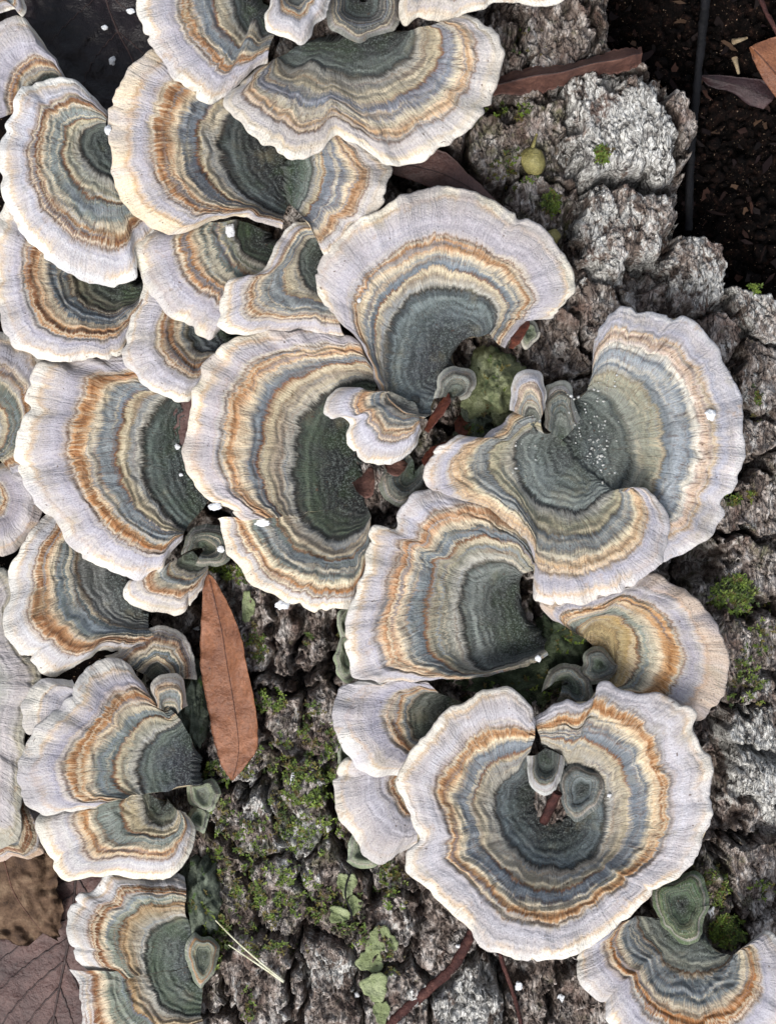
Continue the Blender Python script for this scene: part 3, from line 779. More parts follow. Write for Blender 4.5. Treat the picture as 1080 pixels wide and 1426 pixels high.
# K
cap('arching pale fungus in the upper centre around a blue-grey round hollow',
    [dict(m=[(588,585),(556,572),(532,548),(520,520),(508,490),(489,461),(462,438),(444,404),(444,378),(460,346),(493,313),(530,289),(562,274),(605,263),(648,266),(686,280),(714,299),(746,315),(773,342),(789,368),(800,396),(790,418),(772,438),(752,446),(741,436),(722,455),(700,482)],
          k_=[(598,577),(575,574),(558,566),(545,552),(538,530),(535,510),(535,490),(538,470),(543,450),(550,436),(560,423),(572,411),(588,402),(606,398),(622,399),(638,402),(652,406),(663,410),(672,414),(680,419),(685,425),(688,431),(690,437),(691,444),(690,450),(688,456),(680,466)],
          tm=[.55,.55,.58,.63,.72,.93]+[1]*18+[.9,.75,.6], c=[(614,525),(628,492),(652,472)], zc=50, zk=78, zm=[88,92,98,102,108,120,128,130,130,130,128,122,112,95])],
    dict(lav=.50, br=.33, gr=.18, core=((54,60,68),(74,86,92),(92,106,106)), grey=(116,128,136), grey2=(144,152,156), brown=(176,136,84), brown2=(208,166,110), inner=(176,166,150), lavc=(194,188,192), lav2=(208,202,206), edge=(238,228,206), algae=.12, rings=95))
# M
cap('little white fan-shaped fungus over the hollow of the large round one',
    [dict(m=[(512,546),(480,540),(458,550),(454,573),(462,586),(478,584),(490,590),(485,605),(491,621),(505,638),(530,646),(557,640),(577,622),(588,596)],
          k_=[(545,545),(540,548),(537,552),(535,556),(537,560),(541,563),(545,565),(548,567),(552,569),(556,571),(560,573),(566,575),(575,577),(584,580)], c=[(575,560)], zc=88, zk=92, zm=[96,104,108,108,104,96], wav=3)],
    dict(lav=.55, br=.30, gr=.12, core=((120,122,118),(140,140,132),(160,156,144)), inner=(196,184,156), brown=(190,140,82), brown2=(214,178,124), lavc=(204,200,210), lav2=(218,216,222), algae=.1, rim=.94))
# N
cap('big lavender-rimmed fungus on the right with white grains on its hollow',
    [dict(m=[(823,520),(826,483),(836,457),(852,437),(868,429),(901,435),(926,437),(962,447),(978,461),(995,486),(1015,522),(1025,555),(1030,596),(1033,632),(1024,661),(1017,685),(1001,697),(1003,714),(990,742),(966,759),(942,773),(915,778)],
          k_=[(818,545),(826,545),(832,547),(838,550),(843,553),(848,557),(853,562),(858,568),(862,575),(866,583),(870,592),(873,602),(876,614),(878,628),(878,642),(877,652),(876,660),(874,668),(871,675),(868,680),(864,684),(860,688)],
          c=[(782,572),(786,610),(806,668)], zc=52, zk=70, zm=[108,115,118,120,118,112,96,90])],
    dict(lav=.75, br=.58, gr=.30, core=((92,102,102),(104,114,112),(118,126,120)), inner=(160,162,142), inner2=(172,172,148), line=(150,140,116), grey=(134,144,152), grey2=(170,178,184), gdark=(124,134,140), pale=(146,152,140),
         brown=(206,182,140), brown2=(214,196,164), fib=(232,224,206), lavc=(186,186,197), lav2=(200,199,207), edge=(216,213,214), riml=(190,182,190), lline=(190,160,126), algae=.15, kline=(104,110,100), rim=.95, ra=.5))
# P
cap('fungus in the middle with wide grey-blue bands and a dark mossy-grey heart',
    [dict(m=[(757,790),(748,765),(725,740),(695,718),(660,700),(625,690),(597,682),(574,690),(557,713),(552,735),(522,735),(513,765),(507,795),(493,838),(485,875),(487,910),(490,930),(502,945),(540,948),(580,950),(620,946),(645,943),(674,939),(704,932),(732,924),(760,910)],
          k_=[(728,800),(722,793),(714,787),(705,783),(695,781),(685,781),(675,783),(667,786),(660,790),(655,795),(651,801),(648,808),(645,816),(643,828),(642,842),(643,858),(645,875),(648,892),(652,908),(656,920),(660,928),(665,932),(674,935),(702,928),(730,918),(756,905)],
          tm=[.5,.5,.55,.66,.78,.88,1,1,1,1,1,1,1,1,1,1,1,1,1,.9,.75,.6,.4,.3,.25,.2], c=[(724,812),(722,838),(730,862),(744,884),(758,898)], zc=28, zk=56, zm=[96,98,100,104,106,106,105,104,100,90,72])],
    dict(lav=.72, br=.50, gr=.33, core=((48,54,50),(74,82,78),(104,112,106)), grey=(108,118,122), grey2=(130,140,142), brown=(196,142,82), brown2=(216,176,122), inner=(150,150,132), inner2=(172,164,138), fib0=(96,84,66), lavc=(198,194,202), lav2=(208,205,212), algae=.3, rim=.95))
# O
cap('fungus right of centre with a lavender front rim and a white left lobe',
    [dict(m=[(745,562),(722,575),(700,590),(668,612),(640,607),(612,625),(597,650),(597,676),(635,692),(680,708),(712,728),(735,755),(746,785),(741,818),(752,835),(803,838),(825,832),(868,820),(901,795),(921,771),(930,738),(925,710),(909,686),(893,679),(874,686)],
          k_=[(757,603),(745,600),(733,603),(724,608),(718,614),(715,622),(714,630),(715,640),(718,652),(723,666),(729,680),(736,690),(744,697),(752,703),(763,707),(778,710),(792,712),(806,712),(818,708),(828,701),(835,694),(840,689),(845,685),(850,682),(856,683)],
          tm=[.7,.7,.75,.9,1,1,1,.95,.72,.66,.66,.72,.85,1,1,1,1,1,1,1,1,1,1,1,1], c=[(785,605),(800,640),(838,672)], zc=58, zk=76, zm=[96,104,120,122,112,108,124,136,140,140,138,132])],
    dict(lav=.68, br=.48, gr=.27, core=((84,94,92),(92,104,102),(112,122,116)), inner=(178,176,146), inner2=(196,188,152), line=(120,112,92), grey=(136,144,146), grey2=(156,162,160), brown=(212,178,118), brown2=(226,200,146), fib=(238,222,184), lavc=(190,187,197), lav2=(201,198,207), edge=(224,214,204), lline=(196,160,120), algae=.15, rings=110, ra=.55))
# T
cap('orange-banded fungus at the right with a tan rim, below the lavender ones',
    [dict(m=[(790,872),(768,862),(754,842),(785,828),(830,822),(868,815),(901,800),(930,814),(960,828),(982,849),(1000,874),(1010,905),(1012,932),(1006,958),(992,983),(971,1001),(950,1000),(925,985),(895,975),(870,968)],
          k_=[(812,887),(812,884),(813,881),(815,877),(818,874),(823,871),(829,869),(836,868),(843,870),(850,874),(855,880),(858,888),(860,897),(861,907),(861,917),(860,927),(858,937),(856,946),(853,953),(850,962)],
          c=[(824,900),(836,925),(842,952)], zc=26, zk=46, zm=[70,80,85,86,86,84,80,70])],
    dict(lav=.58, br=.34, gr=.18, rim=.83, core=((186,148,88),(196,166,108),(204,180,124)), kline=(190,160,104), pale=(206,184,128), inner=(200,170,108), inner2=(206,170,104), grey=(134,144,130), grey2=(150,158,144), brown=(194,138,66), brown2=(214,170,104), lavc=(186,180,186), lav2=(192,186,192), edge=(208,184,162), riml=(206,168,136), algae=.15))
# R, Q
cap('lower pale lavender fungus at the left of the rosette, nearest the green lichens',
    [dict(m=[(500,1050),(478,1058),(470,1077),(466,1099),(472,1131),(494,1163),(511,1190),(531,1202),(558,1187),(590,1171),(620,1160)],
          k_=[(580,1060),(572,1066),(566,1073),(562,1081),(560,1090),(562,1100),(566,1110),(573,1119),(582,1127),(595,1133),(612,1136)], c=[(640,1085),(645,1100)], zc=20, zk=34, zm=[44,50,52,50,44])],
    dict(lav=.18, br=.07, gr=.03, rim=.90, lavc=(198,194,202), lav2=(204,201,208), edge=(230,220,200)))
cap('lavender fungus with a folded orange edge between the middle one and the rosette',
    [dict(m=[(592,946),(574,948),(557,941),(518,947),(480,956),(466,980),(463,1003),(475,1037),(490,1056),(520,1077),(558,1076),(590,1065)],
          k_=[(610,965),(600,963),(590,965),(582,970),(576,977),(572,985),(570,995),(571,1006),(574,1017),(580,1028),(590,1038),(605,1045)], c=[(640,975),(640,1000)], zc=24, zk=42, zm=[70,78,80,78,70])],
    dict(lav=.32, br=.10, gr=.04, rim=.80, core=((60,66,54),(84,92,78),(96,100,88)), brown=(160,108,58), lavc=(186,182,194), lav2=(198,194,204), edge=(226,222,214)))
# AA
cap('grey and orange banded fungus in the bottom right corner',
    [dict(m=[(850,1290),(822,1312),(804,1332),(805,1352),(817,1376),(833,1391),(845,1397),(848,1420),(870,1455),(910,1485),(960,1500),(1010,1500),(1060,1475),(1095,1430),(1104,1380),(1096,1335),(1070,1301),(1047,1308),(1028,1325)],
          k_=[(885,1275),(888,1285),(892,1295),(897,1304),(903,1312),(910,1320),(918,1328),(924,1336),(931,1344),(940,1350),(951,1354),(963,1356),(976,1355),(988,1353),(998,1350),(1006,1346),(1012,1341),(1016,1336),(1018,1332)],
          c=[(915,1278),(940,1300),(975,1312),(998,1322)], zc=22, zk=36, zm=[62,66,70,70,72,74,72,66])],
    dict(lav=.56, br=.33, gr=.04, core=((72,82,74),(98,106,98),(124,124,104)), kline=(150,96,48), grey=(108,118,122), grey2=(132,140,142), brown=(196,132,58), brown2=(176,128,76), lavc=(190,187,198), lav2=(208,206,212), algae=.25))
# S rosette
cap('big rosette fungus at the lower right curling round a dark pit',
    [dict(m=[(748,1008),(738,988),(721,970),(703,960),(676,964),(649,978),(623,991),(596,1021),(569,1056),(555,1088),(565,1120),(577,1150),(589,1169),(573,1187),(568,1215),(596,1238),(628,1265),(655,1292),(676,1319),(709,1331),(741,1338),(784,1331),(816,1321),(843,1297),(870,1273),(902,1249),(934,1222),(961,1201),(982,1158),(991,1126),(983,1099),(993,1072),(977,1043),(963,1020),(964,995),(945,980),(920,971),(893,969),(860,960),(836,951),(824,972),(806,984),(788,975),(766,988),(746,1003)],
          k_=[(735,1048),(724,1066),(716,1075),(710,1079),(704,1084),(699,1090),(695,1098),(692,1106),(690,1116),(690,1126),(691,1135),(694,1145),(698,1154),(702,1162),(707,1170),(713,1178),(720,1186),(728,1193),(736,1200),(745,1206),(757,1210),(770,1212),(784,1211),(797,1208),(808,1204),(818,1198),(827,1190),(834,1180),(839,1166),(841,1150),(842,1132),(842,1115),(840,1100),(837,1090),(832,1080),(826,1073),(819,1068),(811,1065),(803,1063),(797,1061),(791,1060),(786,1058),(779,1054),(768,1046),(752,1034)],
          tm=[.8]+[1]*35+[.9,.8,.75,.72,.72,.72,.75,.8,.8], c=[(746,1085),(742,1120),(765,1148),(792,1130),(786,1085)], zc=4, zk=52, zm=[112,125,130,130,130,130,132,134,134,132,130,128,124,118,108,100], wav=5)],
    dict(lav=.60, br=.42, gr=.24, core=((36,44,46),(62,74,78),(88,102,106)), grey=(116,126,136), grey2=(142,150,158), brown=(172,116,56), brown2=(212,168,104), inner=(184,176,158), inner2=(204,190,158), lavc=(208,202,204), lav2=(220,216,218), edge=(240,232,216), algae=.15, rim=.93, fib=(240,220,182)))
# left edge ones
cap('weathered grey fungus at the left edge behind the white-edged brown one',
    [dict(m=[(-90,760),(-40,775),(0,790),(22,815),(14,850),(26,900),(56,934),(58,965),(38,1000),(32,1060),(28,1120),(24,1160),(8,1176),(-30,1186)],
          k_=[(-140,900),(-130,895),(-120,897),(-112,905),(-107,915),(-104,930),(-103,945),(-103,960),(-104,975),(-106,990),(-110,1005),(-116,1015),(-125,1022),(-135,1025)], c=[(-160,960)], zc=-60, zk=-50, zm=-32, open_base=-170)],
    dict(lav=.42, br=.3, gr=.2, rim=.95, brown=(172,160,138), brown2=(180,172,156), fib=(200,194,178), lavc=(176,172,168), lav2=(186,184,172), edge=(206,202,186), riml=(170,158,130), rings=40))
cap('brown banded fungus edge above the dead leaves at the left edge',
    [dict(m=[(-10,1105),(25,1108),(48,1118),(56,1150),(61,1180),(46,1196),(20,1192),(-10,1200)], k_=[(-20,1140),(-12,1138),(-6,1140),(-3,1146),(-2,1154),(-4,1160),(-8,1164),(-16,1166)], c=[(-26,1152)], zc=-80, zk=-72, zm=-58, open_base=-170)],
    dict(lav=.80, br=.5, gr=.3, brown=(150,100,62), brown2=(176,130,92), lavc=(190,160,134), edge=(196,166,140)))
cap('fungus at the left edge with brown and grey-green bands behind the large left cap',
    [dict(m=[(-70,520),(-34,474),(0,464),(32,472),(58,502),(72,550),(72,610),(58,652),(30,672)], k_=[(-40,590),(-32,582),(-24,579),(-15,580),(-8,586),(-4,596),(-5,608),(-10,616),(-18,622)], c=[(-30,602)], zc=-20, zk=-10, zm=8, open_base=-150)],
    dict(lav=.62, br=.45, gr=.2, grey=(92,104,98), grey2=(108,120,112), brown=(150,100,50), lavc=(172,166,168)))
cap('small mauve fungus at the left edge below the large left cap',
    [dict(m=[(0,648),(30,650),(52,672),(60,700),(54,724),(36,753),(18,769),(-10,772),(-34,758)], k_=[(-20,680),(-14,680),(-9,683),(-6,688),(-5,694),(-7,700),(-11,704),(-16,707),(-22,708)], c=[(-22,694)], zc=-20, zk=-12, zm=[-5,4,6,4,0], open_base=-150)],
    dict(lav=.25, br=.12, gr=.05, rim=.86, lavc=(170,160,164), lav2=(182,174,180), edge=(196,180,160)))
# V2, V
cap('dark brown striped fungus knob left of the long leaf',
    [dict(m=[(150,915),(170,902),(195,886),(220,874),(245,879),(262,896),(269,918),(267,945)], k_=[(200,938),(205,932),(210,927),(217,924),(224,925),(230,929),(234,935),(236,945)], c=[(217,950)], zc=-12, zk=-5, zm=[2,6,8,8,2])],
    dict(lav=.84, br=.5, gr=.2, core=((60,60,50),(80,84,74),(100,96,80)), grey=(86,94,88), grey2=(96,104,98), brown=(140,92,50), brown2=(110,84,60), inner=(180,130,70), lavc=(176,158,136), lav2=(196,186,172), algae=.3, dark=(40,36,34)))
cap('white-edged fungus at the left with a brown fold and speckled dark middle',
    [dict(m=[(70,712),(52,728),(38,757),(24,780),(13,803),(19,825),(8,862),(14,889),(29,908),(45,917),(62,936),(90,934),(128,912),(152,902),(185,905),(222,900)],
          k_=[(112,745),(109,757),(107,770),(106,783),(107,795),(109,806),(113,817),(118,828),(124,838),(131,848),(140,857),(150,864),(162,870),(175,874),(190,876),(207,876)], c=[(180,770),(175,810),(190,840),(207,858)], zc=-22, zk=-10, zm=[8,8,6,4,6,8,6,4])],
    dict(lav=.68, br=.36, gr=.04, core=((60,64,64),(100,102,98),(88,90,88)), brown=(148,96,46), brown2=(190,142,84), grey=(98,110,112), grey2=(116,128,126), lavc=(206,202,200), lav2=(220,218,216), algae=.1, kline=(110,74,42), dark=(60,46,36)))
# W
cap('small tan fan-shaped fungus just above the tip of the long orange leaf',
    [dict(m=[(225,790),(200,800),(178,812),(175,827),(191,842),(218,852),(242,854),(262,842),(280,819),(286,798)], k_=[(248,778),(246,781),(246,785),(248,789),(252,793),(258,796),(265,797),(272,796),(278,793),(286,787)], c=[(268,768)], zc=-2, zk=8, zm=[24,30,32,30,24])],
    dict(lav=.62, br=.40, gr=.22, core=((70,84,66),(90,100,84),(110,116,96)), grey=(126,130,120), brown=(166,118,68), brown2=(190,150,100), lavc=(212,198,180), lav2=(224,214,200)))
cap('dark green fungus button with a pale ring above the small tan fan',
    [dict(m=[(256,772),(257,752),(266,738),(284,732),(302,738),(319,752),(324,768),(314,781),(292,787),(272,783)], k_=[(272,764),(274,757),(279,753),(286,752),(293,755),(298,760),(299,766),(294,770),(287,772),(279,770)], c=[(285,762),(287,763)], zc=22, zk=27, zm=34)],
    dict(lav=.82, br=.5, gr=.25, core=((44,60,44),(56,72,54),(64,80,62)), kline=(50,62,48), pale=(76,90,72), inner=(62,76,60), inner2=(80,92,76), line=(60,62,50), grey=(52,64,58), grey2=(64,76,68), brown=(96,108,92), brown2=(84,92,78), fib=(110,120,104), fib0=(54,64,54), lavc=(116,124,108), lav2=(104,112,98), edge=(120,124,108), riml=(110,104,82), lline=(84,84,66)))
# X group
cap('small lavender fungus lobe behind the layered cap at the lower left',
    [dict(m=[(100,946),(78,946),(60,950),(43,959),(34,976),(31,995),(31,1012),(42,1022),(60,1018)], k_=[(116,976),(112,977),(109,980),(107,985),(106,990),(107,996),(109,1001),(112,1005),(117,1007)], c=[(125,992)], zc=0, zk=8, zm=22)],
    dict(lav=.2, br=.1, gr=.04, rim=.72, lavc=(186,182,186), lav2=(196,193,198)))
cap('layered fungus at the lower left with a brown ring and a dark blue-grey knob',
    [dict(m=[(228,975),(214,985),(206,965),(190,938),(171,921),(152,918),(128,927),(106,953),(90,978),(66,1000),(45,1025),(30,1058),(28,1085),(31,1105),(42,1122),(62,1135),(93,1131),(122,1128),(142,1116)],
          k_=[(252,1005),(245,1008),(238,1011),(231,1015),(224,1019),(217,1024),(211,1029),(206,1034),(202,1039),(199,1045),(196,1052),(193,1060),(192,1068),(191,1077),(192,1085),(193,1091),(195,1096),(197,1101),(201,1107)],
          tm=[.6,.75]+[1]*17, c=[(266,1030),(266,1062),(268,1095)], zc=14, zk=26, zm=[30,36,46,48,46,42])],
    dict(lav=.61, br=.40, gr=.21, core=((58,62,72),(92,102,106),(120,132,122)), grey=(114,126,124), grey2=(134,146,142), brown=(160,104,48), brown2=(200,150,84), inner=(168,168,150), lavc=(180,175,186), lav2=(192,188,196), edge=(212,208,200), rim=.88, algae=.3))
cap('thumb-shaped fungus lobe with a white tip above the dark blue-grey knob',
    [dict(m=[(214,982),(211,958),(220,945),(234,940),(248,945),(256,960),(258,985)], k_=[(228,992),(229,987),(232,984),(237,983),(242,984),(246,988),(248,994)], c=[(238,1004)], zc=28, zk=34, zm=38, curl=10)],
    dict(lav=.75, br=.5, gr=.25, grey=(116,126,118), inner=(140,146,130), brown=(196,152,96), brown2=(206,176,128), lavc=(218,208,192), lav2=(228,222,210)))
cap('cream-edged fungus at the lower left underneath the layered one',
    [dict(m=[(110,1110),(70,1125),(52,1142),(51,1160),(66,1183),(78,1211),(92,1224),(110,1222),(140,1218),(175,1216),(218,1224),(234,1222),(253,1203),(264,1176),(267,1152),(258,1130)],
          k_=[(198,1104),(197,1110),(197,1116),(198,1122),(200,1128),(203,1133),(206,1138),(210,1142),(214,1146),(219,1148),(224,1149),(229,1149),(234,1147),(239,1144),(243,1139),(246,1128)], c=[(222,1112),(226,1124),(238,1120)], zc=-10, zk=2, zm=[6,12,16,18,18,16,10])],
    dict(lav=.64, br=.47, gr=.22, core=((76,86,74),(104,112,98),(140,142,120)), grey=(128,140,132), grey2=(148,158,148), brown=(196,140,72), brown2=(214,168,104), lavc=(198,196,200), lav2=(224,220,212), edge=(240,232,208), inner=(206,190,150), algae=.3))
# Z
cap('fungus in the bottom left corner with a dark rust ring, split across',
    [dict(m=[(257,1222),(235,1217),(209,1220),(179,1215),(150,1220),(128,1243),(108,1247),(100,1275),(97,1300),(99,1318),(110,1337),(128,1352),(160,1366)],
          k_=[(258,1277),(247,1277),(238,1279),(230,1282),(222,1286),(215,1291),(209,1298),(205,1306),(203,1315),(203,1325),(203,1335),(204,1345),(206,1356)], c=[(268,1305),(262,1330),(260,1348)], zc=-26, zk=-16, zm=[-10,-6,-6,-8,-10], cren=2.6),
     dict(m=[(97,1351),(112,1367),(111,1394),(117,1425),(135,1455),(165,1475),(200,1485),(235,1480),(265,1465),(287,1445)],
          k_=[(206,1357),(208,1364),(210,1372),(214,1381),(220,1390),(228,1399),(238,1406),(250,1411),(262,1414),(278,1415)], c=[(260,1349),(270,1365),(284,1376)], zc=-26, zk=-20, zm=[-14,-12,-12,-12], cren=2.6, style=dict(lav=.95, br=.66, gr=.34))],
    dict(lav=.72, br=.53, gr=.36, core=((74,84,82),(86,98,86),(66,82,62)), grey=(124,134,118), grey2=(142,150,132), brown=(128,76,30), brown2=(168,112,54), inner=(176,160,130), inner2=(192,156,106), lavc=(206,202,196), lav2=(218,216,212), edge=(232,230,226), kline=(36,42,34), algae=.45, line=(96,58,28)))

# ------------------------------------------------------------------ small fungi, buds and knobs around the big ones
DARKB = dict(ra=.35, lav=.8, br=.5, gr=.25, pale=(92,106,98), inner=(84,98,92), inner2=(96,106,98), line=(70,72,62), grey=(78,92,92), grey2=(92,106,104), brown=(104,116,108), brown2=(110,118,108), fib=(128,136,126), fib0=(64,74,68), lavc=(128,136,122), lav2=(136,144,130), riml=(126,130,110), edge=(146,150,132), lline=(90,96,86), core=((50,62,56),(68,82,76),(84,98,90)), kline=(60,70,62), algae=.5)
def ring(cx, cy, rx, ry, n=12, a0=0.0, lob=.12, seed=0, span=2 * math.pi):
    out = []
    for i in range(n + 1):
        a = a0 + span * i / n
        w = 1 + lob * math.sin(3 * a + seed) + lob * .6 * math.sin(5 * a + 2 * seed)
        out.append((cx + rx * w * math.cos(a), cy + ry * w * math.sin(a)))
    if span > 6.28: out[-1] = out[0]
    return out
def bud(label, cx, cy, rx, ry, z, style=None, seed=0, dz=8, off=(0, 0), kf=.5, a0=0.0, **kw):
    st = dict(DARKB); st.update(style or {})
    return cap(label, [dict(m=ring(cx, cy, rx, ry, a0=a0, seed=seed), k_=ring(cx + off[0], cy + off[1], rx * kf, ry * kf, a0=a0, seed=seed), c=ring(cx + off[0] * 1.2, cy + off[1] * 1.2, rx * .06, ry * .06, a0=a0), zc=z, zk=z + dz * .6, zm=z + dz * .5, hump=4, curl=8, wav=2, cren=1.0, ridge=.7, **kw)], st, group='small fungus buds')

cap('pale-tipped thumb lobe rising beside the right-hand grey hollow',
    [dict(m=[(712,572),(713,540),(720,524),(736,516),(750,522),(758,538),(760,566)], k_=[(730,582),(731,574),(734,569),(740,567),(745,570),(748,575),(750,584)], c=[(742,596)], zc=90, zk=104, zm=112, curl=10, hump=8)],
    dict(lav=.66, br=.42, gr=.2, core=((104,112,108),(120,126,118),(132,136,124)), grey=(150,156,150), inner=(160,160,140), brown=(196,176,140), brown2=(206,188,154), lavc=(206,204,210), lav2=(216,214,218), algae=.1))
cap('stubby grey-green lobe with a pale rounded rim beside the thumb lobe',
    [dict(m=[(758,590),(759,556),(762,542),(772,534),(785,534),(796,544),(798,560),(806,585)], k_=[(768,606),(769,590),(771,580),(775,574),(781,573),(787,578),(790,588),(794,602)], c=[(784,616)], zc=66, zk=82, zm=[78,90,92,92,80], curl=10, hump=8)],
    dict(DARKB, lav=.75, lavc=(168,172,160), lav2=(178,182,172), edge=(196,198,186), core=((84,94,88),(94,104,98),(104,112,104))))
cap('grey-green ridged fungus flap below the little white fan',
    [dict(m=[(560,622),(540,640),(528,668),(534,692),(554,702),(580,692),(597,668),(598,640)], k_=[(574,640),(566,648),(560,658),(560,668),(566,674),(576,672),(584,664),(586,650)], c=[(576,654),(574,660)], zc=24, zk=32, zm=44)],
    dict(DARKB, lav=.8, rings=90))
cap('grey curled fungus tip at the bottom of the blue-grey hollow',
    [dict(m=[(606,556),(613,524),(628,514),(646,517),(660,530),(656,546),(640,556)], k_=[(618,552),(621,542),(628,536),(636,535),(643,539),(645,545),(638,551)], c=[(630,550)], zc=76, zk=84, zm=92, wav=3)],
    dict(DARKB, lavc=(168,170,158), lav2=(178,180,168), edge=(190,190,176), grey=(130,138,130), grey2=(140,148,140)))
bud('round green-grey fungus bud beside the orange-banded right fungus', 834, 927, 25, 23, 46, dict(core=((58,66,58),(86,100,88),(104,118,104))), 1)
cap('tongue-shaped green-grey fungus bud between the rosette and the middle fungus',
    [dict(m=[(758,962),(768,938),(784,926),(802,926),(815,940),(824,962),(822,980),(808,984),(792,972),(776,972)], k_=[(774,952),(779,944),(787,940),(795,942),(802,950),(807,960),(806,967),(799,966),(792,960),(783,956)], c=[(784,950),(794,954)], zc=44, zk=50, zm=56, wav=3)],
    dict(DARKB, core=((60,72,56),(74,90,70),(96,110,90)), lavc=(118,132,112), algae=.8))
bud('dark blue-grey oval fungus bud inside the rosette', 809, 1101, 29, 38, 56, dict(core=((56,62,64),(84,96,98),(108,122,124)), pale=(118,132,134), inner=(110,124,126), inner2=(116,130,132), grey=(112,126,128), grey2=(116,130,130), brown=(112,124,124), brown2=(110,120,118), lavc=(120,132,130), lav2=(112,122,120), edge=(96,104,102), algae=.1), 2, dz=12)
cap('tiny white-lipped dark fungus in the notch of the rosette',
    [dict(m=[(736,1052),(738,1082),(744,1098),(757,1106),(772,1100),(780,1080),(782,1052)], k_=[(748,1050),(748,1064),(751,1074),(758,1078),(766,1075),(770,1064),(772,1050)], c=[(760,1042)], zc=60, zk=66, zm=72, wav=2)],
    dict(DARKB, lav=.55, br=.4, lavc=(190,194,190), lav2=(206,208,206), edge=(216,218,216), core=((44,52,50),(62,72,68),(78,90,84))))
bud('pale green fungus bud with an orange edge in the bottom left fungus', 282, 1334, 21, 32, -14, dict(core=((120,132,110),(130,142,120),(138,148,126)), pale=(150,158,132), inner=(140,150,124), inner2=(160,150,110), line=(178,128,62), grey=(140,148,122), grey2=(140,148,122), brown=(190,142,74), brown2=(200,160,96), lavc=(136,144,120), lav2=(136,146,122), edge=(140,148,124), algae=.15), 3)
bud('square mossy green fungus behind the bottom right corner one', 950, 1262, 36, 46, 36, dict(core=((44,58,42),(58,76,52),(70,94,64)), kline=(52,66,48), pale=(92,116,84), inner=(66,92,58), inner2=(58,84,50), line=(66,90,56), grey=(70,96,60), grey2=(80,108,68), brown=(70,100,56), brown2=(84,112,68), fib=(104,132,88), fib0=(56,80,48), lavc=(78,104,64), lav2=(88,114,72), edge=(98,118,80), riml=(80,104,64), algae=.9), 4, dz=16)
GRL = dict(core=((118,134,104),(132,148,116),(140,156,124)), kline=(124,140,108), pale=(146,160,130), inner=(136,152,118), inner2=(142,156,124), line=(128,142,108), grey=(134,150,116), grey2=(142,158,124), gdark=(130,146,112), brown=(140,156,122), brown2=(146,160,126), fib=(160,172,142), fib0=(116,134,100), lavc=(148,162,128), lav2=(152,166,132), edge=(168,180,148), riml=(150,160,126), lline=(128,140,106), algae=.4)
bud('pale green rounded lobe peeping out above the left edge of the middle fungus', 486, 868, 15, 26, 34, GRL, 5)
bud('pale green rounded lobe lower down the left edge of the middle fungus', 484, 915, 15, 34, 30, GRL, 6)
bud('pale green lobe under the lower lavender fungus beside the lichens', 506, 1184, 22, 25, 16, GRL, 7)
bud('pale green lobe peeping out left of the folded lavender fungus', 482, 1046, 14, 22, 20, GRL, 8)
bud('small ear-shaped pale fungus hanging on the right end of the arching cap', 734, 462, 12, 18, 58, dict(GRL, lavc=(196,190,168), lav2=(206,200,180), edge=(214,208,190)), 9)
bud('pale green crusty lobe beside the dark blue-grey knob', 284, 1106, 20, 19, -18, dict(GRL, core=((150,158,140),(160,166,150),(150,158,140))), 10)
bud('dull green lobe at the foot of the layered lower left fungus', 276, 1140, 14, 18, -26, GRL, 11)

# ------------------------------------------------------------------ surface lookup
PTS = np.concatenate(ALLG)
def surf_z(x, y, r=4.0):
    sel = PTS[(np.abs(PTS[:, 0] - x) < r) & (np.abs(PTS[:, 1] - y) < r)]
    return max(bark_z(x, y), float(sel[:, 2].max()) if len(sel) else -1e9)

def ico(sub=2):
    import bmesh
    bm = bmesh.new(); bmesh.ops.create_icosphere(bm, subdivisions=sub, radius=1.0)
    v = np.array([q_.co[:] for q_ in bm.verts]); f = np.array([[a.index for a in q_.verts] for q_ in bm.faces])
    bm.free(); return v, f
IC1, IC2, IC3, IC4 = ico(1), ico(2), ico(3), ico(5)

def lump(name, label, cat, x, y, z, rx, ry, rz, mat, seed=0, amp=.35, fr=1.4, base=IC3, group=None, parent=None):
    v, f = base
    n = fbm(v[:, 0] * fr + seed * 3.1 + v[:, 2], v[:, 1] * fr + v[:, 2] * .7 + seed, seed, 4, .6)
    w = v * (1 + amp * n)[:, None]
    P = np.column_stack([x + w[:, 0] * rx, y + w[:, 1] * ry, z + w[:, 2] * rz])
    P[:, 1] = 2 * y - P[:, 1]
    o = mesh_obj(name, warr(P), f, mat, parent)
    if label: tag(o, label, cat, group)
    return o

# ------------------------------------------------------------------ leaves
def leaf_material(name, base, dark, light, rough=.6, spec=.4, scale=120, vein=None):
    k = NT(name)
    oc = k.n('ShaderNodeTexCoord').outputs['Object']
    n = k.noise(oc, scale, 5.0, .62, .4)
    c = k.ramp(n, [(.3, dark), (.5, base), (.68, light)])
    n2 = k.noise(oc, 1300, 3.0, .7)
    c = k.mix(.6, c, k.ramp(n2, [(.3, (178, 174, 172)), (.6, (255, 255, 255))]), 'MULTIPLY')
    sp = k.rng(k.noise(oc, 520, 2.0), .69, .73)
    c = k.mix(k.math('MULTIPLY', sp, .65), c, srgb(tuple(int(v * .45) for v in base)))
    k.l(c, k.b.inputs['Base Color'])
    k.b.inputs['Roughness'].default_value = rough
    k.b.inputs['Specular IOR Level'].default_value = spec
    k.bump(k.math('ADD', n2, k.math('MULTIPLY', k.noise(oc, 420, 3.0), 1.2)), .0004, .8)
    return k.m

